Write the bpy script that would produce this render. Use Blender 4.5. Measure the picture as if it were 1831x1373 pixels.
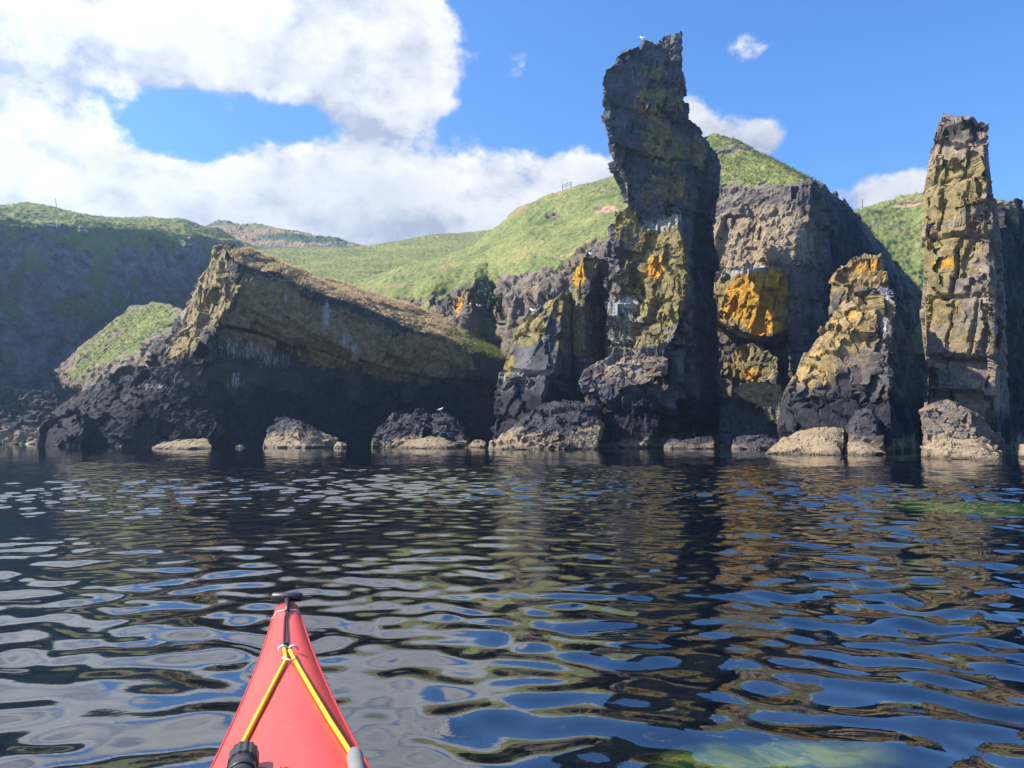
import bpy, bmesh, math, random
import numpy as np
from mathutils import Vector, Matrix

rad = math.radians
for o in list(bpy.data.objects):
    bpy.data.objects.remove(o)
S = bpy.context.scene
COL = S.collection

# ------------------------------------------------------------------ camera
FPX, CX, CY, CAMH, HZ = 1410.0, 915.5, 686.5, 0.85, 778.0
PITCH = math.atan((HZ - CY) / FPX)
cam = bpy.data.cameras.new('camera')
cam.sensor_width = 36.0
cam.lens = FPX / 1831.0 * 36.0
cam.clip_start = 0.05
cam.clip_end = 20000
camo = bpy.data.objects.new('camera', cam)
COL.objects.link(camo)
camo.location = (0, 0, CAMH)
camo.rotation_euler = (rad(90) + PITCH, 0, 0)
S.camera = camo

# ------------------------------------------------------------------ light
SUN_AZ, SUN_EL = -91.0, 45.0           # degrees from the view direction (+Y), negative = left
S.view_settings.view_transform = 'Standard'
S.view_settings.look = 'None'
S.view_settings.exposure = 1.13
S.view_settings.gamma = 1.0
S.view_settings.use_curve_mapping = False
sun = bpy.data.lights.new('sun', 'SUN')
sun.energy = 5.0
sun.angle = rad(0.53)
sun.color = (1.0, 0.93, 0.82)
suno = bpy.data.objects.new('sun', sun)
COL.objects.link(suno)
SD = Vector((math.sin(rad(SUN_AZ)) * math.cos(rad(SUN_EL)), math.cos(rad(SUN_AZ)) * math.cos(rad(SUN_EL)), math.sin(rad(SUN_EL))))
suno.rotation_euler = SD.to_track_quat('Z', 'Y').to_euler()
suno.location = SD * 300


# ------------------------------------------------------------------ node helper
class NT:
    def __init__(self, tree):
        self.t = tree
        tree.nodes.clear()

    def n(self, typ, ins=None, **props):
        nd = self.t.nodes.new(typ)
        for k, v in props.items():
            setattr(nd, k, v)
        for k, v in (ins or {}).items():
            s = nd.inputs[k]
            if isinstance(v, bpy.types.NodeSocket):
                self.t.links.new(v, s)
            else:
                s.default_value = v
        return nd

    def m(self, op, a, b=0.0, c=0.0, clamp=False):
        nd = self.n('ShaderNodeMath', {0: a, 1: b, 2: c}, operation=op)
        nd.use_clamp = clamp
        return nd.outputs[0]

    def vm(self, op, a, b=(0, 0, 0)):
        return self.n('ShaderNodeVectorMath', {0: a, 1: b}, operation=op).outputs[0]

    def mix(self, fac, a, b):
        nd = self.n('ShaderNodeMix', data_type='RGBA')
        for idx, v in ((0, fac), (6, a), (7, b)):
            if isinstance(v, bpy.types.NodeSocket):
                self.t.links.new(v, nd.inputs[idx])
            else:
                nd.inputs[idx].default_value = v if idx == 0 else (v[0], v[1], v[2], 1.0)
        return nd.outputs[2]

    def ramp(self, v, a, b, lo=0.0, hi=1.0, smooth=True):
        nd = self.n('ShaderNodeMapRange', {0: v, 1: a, 2: b, 3: lo, 4: hi})
        if smooth:
            nd.interpolation_type = 'SMOOTHSTEP'
        return nd.outputs[0]

    def noise(self, vec, scale, detail=4.0, rough=0.55, dist=0.0):
        return self.n('ShaderNodeTexNoise', {'Vector': vec, 'Scale': scale, 'Detail': detail, 'Roughness': rough, 'Distortion': dist}).outputs[0]


# ------------------------------------------------------------------ sky
W = bpy.data.worlds.new('World')
S.world = W
W.use_nodes = True
w = NT(W.node_tree)
sky = w.n('ShaderNodeTexSky', sky_type='NISHITA')
sky.sun_disc = False
sky.sun_elevation = rad(SUN_EL)
sky.sun_rotation = rad(SUN_AZ)
sky.air_density = 1.0
sky.dust_density = 0.35
sky.ozone_density = 2.2
tc = w.n('ShaderNodeTexCoord').outputs['Generated']
sx = w.n('ShaderNodeSeparateXYZ', {0: tc})
az = w.m('MULTIPLY', w.m('ARCTAN2', sx.outputs[0], sx.outputs[1]), 57.2958)
el = w.m('MULTIPLY', w.m('ARCSINE', sx.outputs[2]), 57.2958)


def blob(a, e, ra, re, wt):
    u = w.m('DIVIDE', w.m('SUBTRACT', az, a), ra)
    v = w.m('DIVIDE', w.m('SUBTRACT', el, e), re)
    d = w.m('ADD', w.m('MULTIPLY', u, u), w.m('MULTIPLY', v, v))
    return w.m('MULTIPLY', w.m('EXPONENT', w.m('MULTIPLY', d, -1.0)), wt)


# (azimuth, elevation, half width, half height, weight): the cloud banks and the blue gaps, as bearings
BL = [(-30, 14, 22, 6.0, .62), (-10, 16.5, 14, 6.0, .66), (2, 16, 9, 4.5, .50), (6, 17.5, 6, 3.5, .50), (-33, 25, 9, 8, .70), (-18, 27.5, 11, 4.0, .66), (-11, 24.5, 4.5, 3.5, .45), (-8.0, 27, 4.0, 4.5, .42),
      (-22, 20.2, 6.0, 2.4, -.62), (-15.5, 21.3, 3.2, 1.6, -.35), (4, 27, 8, 5.5, -.55), (25, 28, 20, 11, -.50), (30, 20, 9, 3, -.25),
      (13.2, 21.3, 2.4, 3.4, .85), (17.8, 19.8, 3.2, 2.2, .85), (26, 15.6, 6, 2.4, .80), (17, 25.8, 3.0, 1.5, .80), (1.2, 24.5, 2.8, 1.6, .66), (1.6, 26.8, 2.8, 1.3, .60), (-7.0, 24.0, 2.6, 2.0, .30), (31, 23, 1.5, 1.0, .3),
      (-62, 38, 32, 24, .55), (-25, 54, 42, 16, .46), (-22, 38, 17, 9, .50), (70, 40, 40, 30, -.35)]
acc = None
for b in BL:
    x = blob(*b)
    acc = x if acc is None else w.m('ADD', acc, x)
acc = w.m('MINIMUM', acc, 0.74)
warp = w.vm('MULTIPLY', tc, (1.0, 1.0, 1.35))
n1 = w.noise(warp, 8.0, 10.0, 0.62, 0.12)
shift = w.vm('ADD', warp, (-0.022, 0.0, 0.05))
n2 = w.noise(shift, 8.0, 7.0, 0.58, 0.12)
nl = w.noise(warp, 2.6, 4.0, 0.5)
base = w.m('ADD', acc, w.m('MULTIPLY', w.m('SUBTRACT', n1, 0.5), 1.9))
base = w.m('ADD', base, w.m('MULTIPLY', w.m('SUBTRACT', nl, 0.5), 0.8))
dens = w.ramp(base, 0.22, 0.50)
thick = w.ramp(base, 0.35, 1.25)
lit = w.m('ADD', w.m('MULTIPLY', w.m('SUBTRACT', n1, n2), 4.2), 0.60, clamp=True)
lit = w.m('MULTIPLY', lit, w.m('SUBTRACT', 1.0, w.m('MULTIPLY', thick, 0.52)))
SKYS = 0.076
bri = w.ramp(az, -60, 40, 1.0, 0.93)
# clouds scatter forward: brighter towards the sun
cosang = w.n('ShaderNodeVectorMath', {0: tc, 1: tuple(SD)}, operation='DOT_PRODUCT').outputs['Value']
fwd = w.m('ADD', 1.0, w.m('MULTIPLY', w.m('EXPONENT', w.m('MULTIPLY', w.m('SUBTRACT', cosang, 1.0), 2.6)), 1.15))
cl = w.mix(lit, (2.6, 2.85, 3.5), (5.9, 5.9, 5.9))
cl = w.vm('MULTIPLY', cl, w.n('ShaderNodeCombineXYZ', {0: fwd, 1: fwd, 2: fwd}).outputs[0])
hsv = w.n('ShaderNodeHueSaturation', {'Saturation': 1.2, 'Value': 1.06, 'Color': sky.outputs[0]}).outputs[0]
skyc = w.mix(1.0, hsv, hsv)
tint = w.n('ShaderNodeMix', data_type='RGBA', blend_type='MULTIPLY')
tint.inputs[0].default_value = 1.0
w.t.links.new(hsv, tint.inputs[6])
tint.inputs[7].default_value = (0.98, 1.17, 1.46, 1)
full = w.mix(w.m('MULTIPLY', dens, 0.97), tint.outputs[2], cl)
bg = w.n('ShaderNodeBackground', {'Color': full, 'Strength': SKYS})
w.n('ShaderNodeOutputWorld', {'Surface': bg.outputs[0]})


# ------------------------------------------------------------------ maths
def P(x, y, d):
    """the point at depth d (metres ahead) seen along photo bearing (x, y)"""
    dx, dy = (x - CX) / FPX, (CY - y) / FPX
    ry = math.cos(PITCH) - dy * math.sin(PITCH)
    rz = math.sin(PITCH) + dy * math.cos(PITCH)
    s = d / ry
    return (dx * s, d, CAMH + rz * s)


def hsh(ix, iy, iz, k):
    h = (ix.astype(np.uint32) * np.uint32(374761393) + iy.astype(np.uint32) * np.uint32(668265263) + iz.astype(np.uint32) * np.uint32(2147483647 & 1274126177) + np.uint32((k * 362437) & 0xffffffff))
    h = (h ^ (h >> np.uint32(13))) * np.uint32(1274126177)
    h = h ^ (h >> np.uint32(16))
    h = h * np.uint32(2246822519)
    h = h ^ (h >> np.uint32(15))
    return (h & np.uint32(0xffffff)).astype(np.float32) / np.float32(0x1000000)


def vnoise(p, k=0):
    i = np.floor(p).astype(np.int64)
    f = (p - i).astype(np.float32)
    f = f * f * f * (f * (f * 6 - 15) + 10)
    out = np.zeros(len(p), np.float32)
    for a in (0, 1):
        for b in (0, 1):
            for c in (0, 1):
                wgt = (f[:, 0] if a else 1 - f[:, 0]) * (f[:, 1] if b else 1 - f[:, 1]) * (f[:, 2] if c else 1 - f[:, 2])
                out += wgt * hsh(i[:, 0] + a, i[:, 1] + b, i[:, 2] + c, k)
    return out * 2 - 1


def fbm(p, octv=4, k=0, gain=0.5):
    o, a, s = np.zeros(len(p), np.float32), 1.0, 1.0
    for q in range(octv):
        o += a * vnoise(p * s + 17.3 * q, k + q)
        a *= gain
        s *= 2.03
    return o


def cells(p, k=0):
    """nearest jittered cell: id hashes, offset to its centre and the gap to the second nearest"""
    i = np.floor(p).astype(np.int64)
    best = np.full(len(p), 9e9, np.float32)
    sec = np.full(len(p), 9e9, np.float32)
    off = np.zeros((len(p), 3), np.float32)
    idc = np.zeros((len(p), 3), np.int64)
    for a in (-1, 0, 1):
        for b in (-1, 0, 1):
            for c in (-1, 0, 1):
                jx, jy, jz = i[:, 0] + a, i[:, 1] + b, i[:, 2] + c
                ox = (p[:, 0] - jx - (0.12 + 0.76 * hsh(jx, jy, jz, k))).astype(np.float32)
                oy = (p[:, 1] - jy - (0.12 + 0.76 * hsh(jx, jy, jz, k + 1))).astype(np.float32)
                oz = (p[:, 2] - jz - (0.12 + 0.76 * hsh(jx, jy, jz, k + 2))).astype(np.float32)
                d = np.sqrt(ox * ox + oy * oy + oz * oz)
                nb = d < best
                sec = np.where(nb, best, np.minimum(sec, d))
                best = np.where(nb, d, best)
                off[nb] = np.stack((ox, oy, oz), 1)[nb]
                idc[nb] = np.stack((jx, jy, jz), 1)[nb]
    return idc, off, sec - best


def blocks(p, k=0):
    """three joint sets cutting the rock into courses of uneven blocks: block id and distance to the nearest joint"""
    def cut(u, sa, sb, kk, jit):
        z0 = np.zeros_like(sa)
        i = np.floor(u).astype(np.int64)
        lo = i + jit * (hsh(i, sa, sb, kk) - 0.5)
        hi = i + 1 + jit * (hsh(i + 1, sa, sb, kk) - 0.5)
        j = np.where(u < lo, i - 1, np.where(u >= hi, i + 1, i))
        lo2 = j + jit * (hsh(j, sa, sb, kk) - 0.5)
        hi2 = j + 1 + jit * (hsh(j + 1, sa, sb, kk) - 0.5)
        return j, np.minimum(np.abs(u - lo2), np.abs(hi2 - u)).astype(np.float32)
    zz = np.zeros(len(p), np.int64)
    jz, gz = cut(p[:, 2], zz, zz, k, 0.7)
    jx, gx = cut(p[:, 0] + 0.7 * hsh(jz, zz, zz, k + 1), jz, zz, k + 2, 0.75)
    jy, gy = cut(p[:, 1] + 0.7 * hsh(jz, jx, zz, k + 3), jz, zz, k + 4, 0.75)
    return np.stack((jx, jy, jz), 1), None, np.minimum(np.minimum(gx, gy), gz)


def facet(co, no, size, rot, off, tilt, k, crack=0.0, wt=1.0, wv=0.0, lk=0.30, blk=False):
    """flatten the skin inside each jittered cell (kept apart by facing) onto its own plane"""
    q = ((co + wv) @ rotm(*rot)) / np.array(size)
    idc, o_, gap = blocks(q, k) if blk else cells(q, k)
    ax = np.abs(no).argmax(1)
    sg = (np.take_along_axis(no, ax[:, None], 1)[:, 0] > 0).astype(np.int64)
    i_ = idc - idc.min(0)
    mx = i_.max(0) + 1
    key = (((i_[:, 0] * mx[1] + i_[:, 1]) * mx[2] + i_[:, 2]) * 3 + ax) * 2 + sg
    u, inv = np.unique(key, return_inverse=True)
    inv = inv.ravel()
    n = len(u)
    cnt = np.bincount(inv, minlength=n).astype(np.float64)
    cm = np.stack([np.bincount(inv, co[:, j], n) / cnt for j in range(3)], 1)
    nm = np.stack([np.bincount(inv, no[:, j], n) / cnt for j in range(3)], 1)
    rng = np.random.default_rng(k)
    coh = np.linalg.norm(nm, axis=1)
    flat = np.clip((coh - 0.72) / 0.16, 0, 1) * np.clip((cnt - 3) / 4, 0, 1)
    nm = nm / (coh[:, None] + 1e-6) + np.clip(rng.normal(0, tilt, (n, 3)), -1.6 * tilt, 1.6 * tilt)
    nm /= np.linalg.norm(nm, axis=1, keepdims=True) + 1e-6
    of = rng.uniform(-off, off, n)
    nn = nm[inv]
    h = ((co - cm[inv]) * nn).sum(1) - of[inv]
    lim = lk * min(size) + off
    h = lim * np.tanh(h / lim) * flat[inv] * wt
    cr = crack * np.clip(1.25 - gap / 0.055, 0, 1)
    return (co - h[:, None] * nn - cr[:, None] * no).astype(np.float32)


def rotm(ax, ay, az_):
    return np.array(Matrix.Rotation(rad(az_), 3, 'Z') @ Matrix.Rotation(rad(ay), 3, 'Y') @ Matrix.Rotation(rad(ax), 3, 'X'))


def fracture(p, size, rot, amp, tilt, crack, k, crw=0.10):
    q = (p @ rotm(*rot)) / np.array(size)
    idc, off, gap = cells(q, k)
    h = lambda j: hsh(idc[:, 0], idc[:, 1], idc[:, 2], k + 10 + j)
    d = amp * (h(0) * 2 - 1)
    for ax in range(3):
        d = d + tilt * (h(1 + ax) * 2 - 1) * off[:, ax]
    d = d - crack * np.clip(1 - gap / crw, 0, 1)
    return d.astype(np.float32)


# ------------------------------------------------------------------ mesh helpers
def put(name, me, mat=None, parent=None, label=None, cat=None, group=None, kind=None):
    o = bpy.data.objects.new(name, me)
    COL.objects.link(o)
    if mat is not None and me is not None:
        me.materials.append(mat)
    if parent is not None:
        o.parent = parent
    for k_, v_ in (('label', label), ('category', cat), ('group', group), ('kind', kind)):
        if v_:
            o[k_] = v_
    return o


def from_arrays(name, co, quads, smooth=True):
    me = bpy.data.meshes.new(name)
    nv, nf, k = len(co), len(quads), quads.shape[1]
    me.vertices.add(nv)
    me.vertices.foreach_set('co', np.ascontiguousarray(co, np.float32).ravel())
    me.loops.add(nf * k)
    me.loops.foreach_set('vertex_index', np.ascontiguousarray(quads, np.int32).ravel())
    me.polygons.add(nf)
    me.polygons.foreach_set('loop_start', np.arange(0, nf * k, k, dtype=np.int32))
    me.polygons.foreach_set('use_smooth', np.full(nf, smooth, dtype=bool))
    me.update(calc_edges=True)
    return me


def getco(me):
    a = np.empty(len(me.vertices) * 3, np.float32)
    me.vertices.foreach_get('co', a)
    return a.reshape(-1, 3)


def getno(me):
    a = np.empty(len(me.vertices) * 3, np.float32)
    me.vertex_normals.foreach_get('vector', a)
    return a.reshape(-1, 3)


def setattrs(me, name, arr4):
    at = me.color_attributes.new(name, 'FLOAT_COLOR', 'POINT')
    at.data.foreach_set('color', np.ascontiguousarray(arr4, np.float32).ravel())


def paint(co, spots, d0):
    """soft ellipsoids of cover standing in the world: (x, y, half width px, half height px, weight[, depth])"""
    out = np.zeros(len(co), np.float32)
    for s in spots:
        d = s[5] if len(s) > 5 else d0
        c = np.array(P(s[0], s[1], d))
        m = d / FPX
        r = np.array((s[2] * m, max(s[2], s[3]) * m * 1.2 + 2.5, s[3] * m))
        t = (((co - c) / r) ** 2).sum(1)
        v = np.clip(1.6 - 1.1 * np.sqrt(t), 0, 1) * abs(s[4])
        out = np.maximum(out, v) if s[4] > 0 else out * (1 - v)
    return out


def hullpts(bm, pts):
    vs = [bm.verts.new(p) for p in pts]
    r = bmesh.ops.convex_hull(bm, input=vs)
    junk = [g for g in r['geom_interior'] if isinstance(g, bmesh.types.BMVert)] + [g for g in r['geom_unused'] if isinstance(g, bmesh.types.BMVert)]
    if junk:
        bmesh.ops.delete(bm, geom=list(set(junk)), context='VERTS')


def rockmesh(name, hulls, vox):
    """hulls: list of (front points (x,y,d), thickness, extra points)"""
    bm = bmesh.new()
    for h in hulls:
        pts, t = h[0], h[1]
        w3 = [P(*p) for p in pts]
        al = list(w3)
        if t:
            # the far side: drawn in a little towards the middle of the block
            mx_ = sum(p[0] for p in pts) / len(pts)
            for p, q in zip(pts, w3):
                b = P(mx_ + (p[0] - mx_) * 0.95, p[1], p[2] + t)
                al.append((b[0], b[1], q[2]))
        if len(h) > 2:
            al += [P(*p) for p in h[2]]
        al += [(p[0], p[1], -1.2) for p in al if p[2] < 0.75]
        hullpts(bm, al)
    bmesh.ops.recalc_face_normals(bm, faces=bm.faces)
    me = bpy.data.meshes.new(name + '_hulls')
    bm.to_mesh(me)
    bm.free()
    o = bpy.data.objects.new(name + '_tmp', me)
    COL.objects.link(o)
    md = o.modifiers.new('r', 'REMESH')
    md.mode = 'VOXEL'
    md.voxel_size = vox
    md.use_smooth_shade = True
    dg = bpy.context.evaluated_depsgraph_get()
    out = bpy.data.meshes.new_from_object(o.evaluated_get(dg))
    bpy.data.objects.remove(o)
    bpy.data.meshes.remove(me)
    out.name = name
    return out


SEED = [0]
TRI = [0]


def rock(name, hulls, vox, d0, mat, label, cat, fr=(), warp=(0.138, 3.0), rough=0.05, lich=(), org=(), gua=(), dark=(1.3, 6.0, 1.0),
         tan=(0.9, 1.0), buff=(), grass=(), group=None, parent=None, lich0=0.0, buff0=0.0, smooth=False, darkspots=(), relax=0, grassn=0.45, dry=(), gup=0.45):
    SEED[0] += 7
    k = SEED[0]
    me = rockmesh(name, hulls, vox)
    co = getco(me)
    for q in range(3):
        co[:, q] += warp[0] * fbm(co / warp[1] + 31.7 * q, 3, k + q)
    me.vertices.foreach_set('co', co.ravel())
    me.update()
    no = getno(me)
    gm = np.zeros(len(co), np.float32)
    if len(grass):
        gm = paint(co, grass, d0) * np.clip((no[:, 2] - grassn + 0.25 * fbm(co / 1.5, 3, k + 5)) / 0.18, 0, 1)
    dis = np.zeros(len(co), np.float32)
    base0 = co.copy()
    for j, f in enumerate(fr):
        wv = np.stack([fbm(co / (1.2 * f[0][0]) + 5.1 * q, 2, k + 40 + q) for q in range(3)], 1) * (0.18 * f[0][0])
        cf = facet(co, no, f[0], f[1], f[2], f[3], k * 5 + j * 31, f[4], wv=wv * (0.35 if f[-1] == 'B' else 1.0), lk=0.55 if j == 0 else 0.4, blk=f[-1] == 'B')
        co = co + (cf - co) * (1 - 0.9 * gm)[:, None]
    if rough:
        dis += 0.5 * rough * fbm(co / 0.5, 3, k + 9)
    dis *= (1 - 0.85 * gm)
    dis += gm * 0.10 * fbm(co / 0.5, 3, k + 19)
    co2 = (co + no * dis[:, None]).astype(np.float32)
    me.vertices.foreach_set('co', co2.ravel())
    z = co2[:, 2]
    nz = fbm(co2 / 1.6, 4, k + 3)
    L = np.clip(paint(co2, lich, d0) + lich0, 0, 1)
    O = paint(co2, org, d0)
    G = paint(co2, gua, d0) * (1 - gup + gup * np.clip(no[:, 2] * 1.6 + 0.15, 0, 1)) * 1.1
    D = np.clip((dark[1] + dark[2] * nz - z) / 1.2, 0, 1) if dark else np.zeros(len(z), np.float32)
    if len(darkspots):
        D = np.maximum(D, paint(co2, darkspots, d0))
    T = np.clip((tan[0] + 0.2 + 0.45 * tan[1] * nz - z) / 0.8, 0, 1) if tan else np.zeros(len(z), np.float32)
    B = np.clip(paint(co2, buff, d0) + buff0, 0, 1)
    setattrs(me, 'cover', np.stack((L, O, G, D), 1))
    setattrs(me, 'ground', np.stack((T, B, gm, paint(co2, dry, d0)), 1))
    me.polygons.foreach_set('use_smooth', np.full(len(me.polygons), smooth, dtype=bool))
    me.update()
    TRI[0] += 2 * len(me.polygons)
    o = put(name, me, mat, parent, label, cat, group)
    o['gn'] = 0
    del o['gn']
    return o, co2, no, gm


def resample(row, n):
    r = np.array(row, float)
    s = np.linspace(r[0, 0], r[-1, 0], n)
    return np.stack((s, np.interp(s, r[:, 0], r[:, 1]), np.interp(s, r[:, 0], r[:, 2])), 1)


def patch(name, rows, n, m, mat, kind='structure', label=None, cat=None, rockspots=(), fr=(), lump=(0.5, 4.0), fine=0.08, d0=90, dry=(), dark=(), bare=(), org=(), gua=(), rock0=0.0, buff0=0.3, lich=(), slope_rock=None):
    """terrain sheet through polylines of (x, y, d), first row at its foot"""
    SEED[0] += 7
    k = SEED[0]
    R = [np.array([P(*p) for p in resample(r, n)]) for r in rows]
    R.append(R[-1] + np.array((0, 12, -4.0)))
    R.append(R[-1] + np.array((0, 30, -25.0)))
    R = np.array(R)
    # even spacing across the rows by mean length
    L = np.concatenate(([0], np.cumsum(np.linalg.norm(np.diff(R, axis=0), axis=2).mean(1))))
    vis = L[-3]
    t = np.concatenate((np.linspace(0, vis, m), np.linspace(vis, L[-1], 14)[1:]))
    idx = np.clip(np.searchsorted(L, t, side='right') - 1, 0, len(L) - 2)
    u = ((t - L[idx]) / (L[idx + 1] - L[idx]))[:, None, None]
    p1, p2 = R[idx], R[idx + 1]
    p0, p3 = R[np.maximum(idx - 1, 0)], R[np.minimum(idx + 2, len(R) - 1)]
    cr = 0.5 * (2 * p1 + (p2 - p0) * u + (2 * p0 - 5 * p1 + 4 * p2 - p3) * u ** 2 + (3 * p1 - p0 - 3 * p2 + p3) * u ** 3)
    co = (0.55 * cr + 0.45 * (p1 * (1 - u) + p2 * u)).reshape(-1, 3).astype(np.float32)
    M = len(t)
    a = np.arange(M - 1)[:, None] * n + np.arange(n - 1)[None, :]
    quads = np.stack((a, a + 1, a + n + 1, a + n), 2).reshape(-1, 4)
    me = from_arrays(name, co, quads)
    no = getno(me)
    rk = np.clip(paint(co, rockspots, d0) + rock0 + 0.35 * fbm(co / 3.0, 3, k + 2), 0, 1) if (len(rockspots) or rock0) else np.zeros(len(co), np.float32)
    if slope_rock:
        rk = np.maximum(rk, np.clip((slope_rock - no[:, 2] + 0.3 * fbm(co / 3.5, 3, k + 2)) / 0.15, 0, 1))
    rk = np.clip((rk - 0.35) / 0.3, 0, 1)
    steep = np.clip((0.62 - no[:, 2]) / 0.3, 0, 1)
    dis = lump[0] * (1 + 1.1 * steep) * fbm(co / lump[1], 4, k) + (1 - rk) * fine * fbm(co / 0.6, 3, k + 4)
    co2 = (co + no * dis[:, None]).astype(np.float32)
    me.vertices.foreach_set('co', co2.ravel())
    me.update()
    no2 = getno(me)
    for j, f in enumerate(fr):
        wv = np.stack([fbm(co / (1.2 * f[0][0]) + 5.1 * q, 2, k + 40 + q) for q in range(3)], 1) * (0.18 * f[0][0])
        of = rk * fracture(co, f[0], f[1], f[2] * .5, 0.0, 0.0, k * 5 + j * 31)
        cf = facet(co2 + no * of[:, None], no2, f[0], f[1], f[2] * .35, .2, k * 5 + j * 31, f[4] * .5, wv=wv, lk=0.5)
        co2 = (co2 + (cf - co2) * rk[:, None]).astype(np.float32)
    me.vertices.foreach_set('co', co2.ravel())
    z0 = np.zeros(len(co), np.float32)
    setattrs(me, 'cover', np.stack((paint(co2, lich, d0), paint(co2, org, d0), paint(co2, gua, d0), np.clip((2.6 + fbm(co2 / 2, 3, k) - co2[:, 2]) / 1.2, 0, 1)), 1))
    setattrs(me, 'ground', np.stack((z0, z0 + buff0, 1 - rk, z0 + 1), 1))
    setattrs(me, 'field', np.stack((paint(co2, dry, d0), paint(co2, dark, d0), paint(co2, bare, d0), z0 + 1), 1))
    me.update()
    TRI[0] += 2 * len(quads)
    o = put(name, me, mat, None, label, cat, None, kind)
    return o, co2, getno(me), 1 - rk


# ------------------------------------------------------------------ materials
def newmat(name):
    m = bpy.data.materials.new(name)
    m.use_nodes = True
    return m, NT(m.node_tree)


def finish(t, col, rough, bump=None, spec=0.3, **kw):
    ins = {'Base Color': col, 'Roughness': rough, 'Specular IOR Level': spec}
    ins.update(kw)
    if bump is not None:
        ins['Normal'] = bump
    b = t.n('ShaderNodeBsdfPrincipled', ins)
    t.n('ShaderNodeOutputMaterial', {'Surface': b.outputs[0]})
    return b


def grass_colour(t, pos, dry=None, dark=None, bare=None):
    a = t.noise(pos, 0.16, 5, 0.6)
    b = t.noise(pos, 1.6, 6, 0.65)
    c = t.noise(pos, 7.0, 4, 0.6)
    g = t.mix(t.ramp(a, 0.35, 0.65), (0.098, 0.130, 0.036), (0.178, 0.188, 0.056))
    g = t.mix(t.ramp(b, 0.50, 0.72), g, (0.235, 0.210, 0.092))
    g = t.mix(t.ramp(b, 0.48, 0.30), g, (0.062, 0.100, 0.028))
    g = t.mix(t.m('MULTIPLY', t.ramp(c, 0.5, 0.75), 0.35), g, (0.20, 0.22, 0.08))
    if dry is not None:
        g = t.mix(t.ramp(t.m('ADD', dry, t.m('MULTIPLY', t.m('SUBTRACT', b, 0.5), 1.2)), 0.25, 0.75), g, t.mix(c, (0.16, 0.105, 0.048), (0.33, 0.235, 0.125)))
        g = t.mix(t.ramp(t.m('ADD', dark, t.m('MULTIPLY', t.m('SUBTRACT', b, 0.5), 1.2)), 0.25, 0.75), g, (0.032, 0.060, 0.018))
        g = t.mix(t.ramp(t.m('ADD', bare, t.m('MULTIPLY', t.m('SUBTRACT', b, 0.5), 0.8)), 0.35, 0.65), g, (0.36, 0.215, 0.14))
    return g


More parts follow.
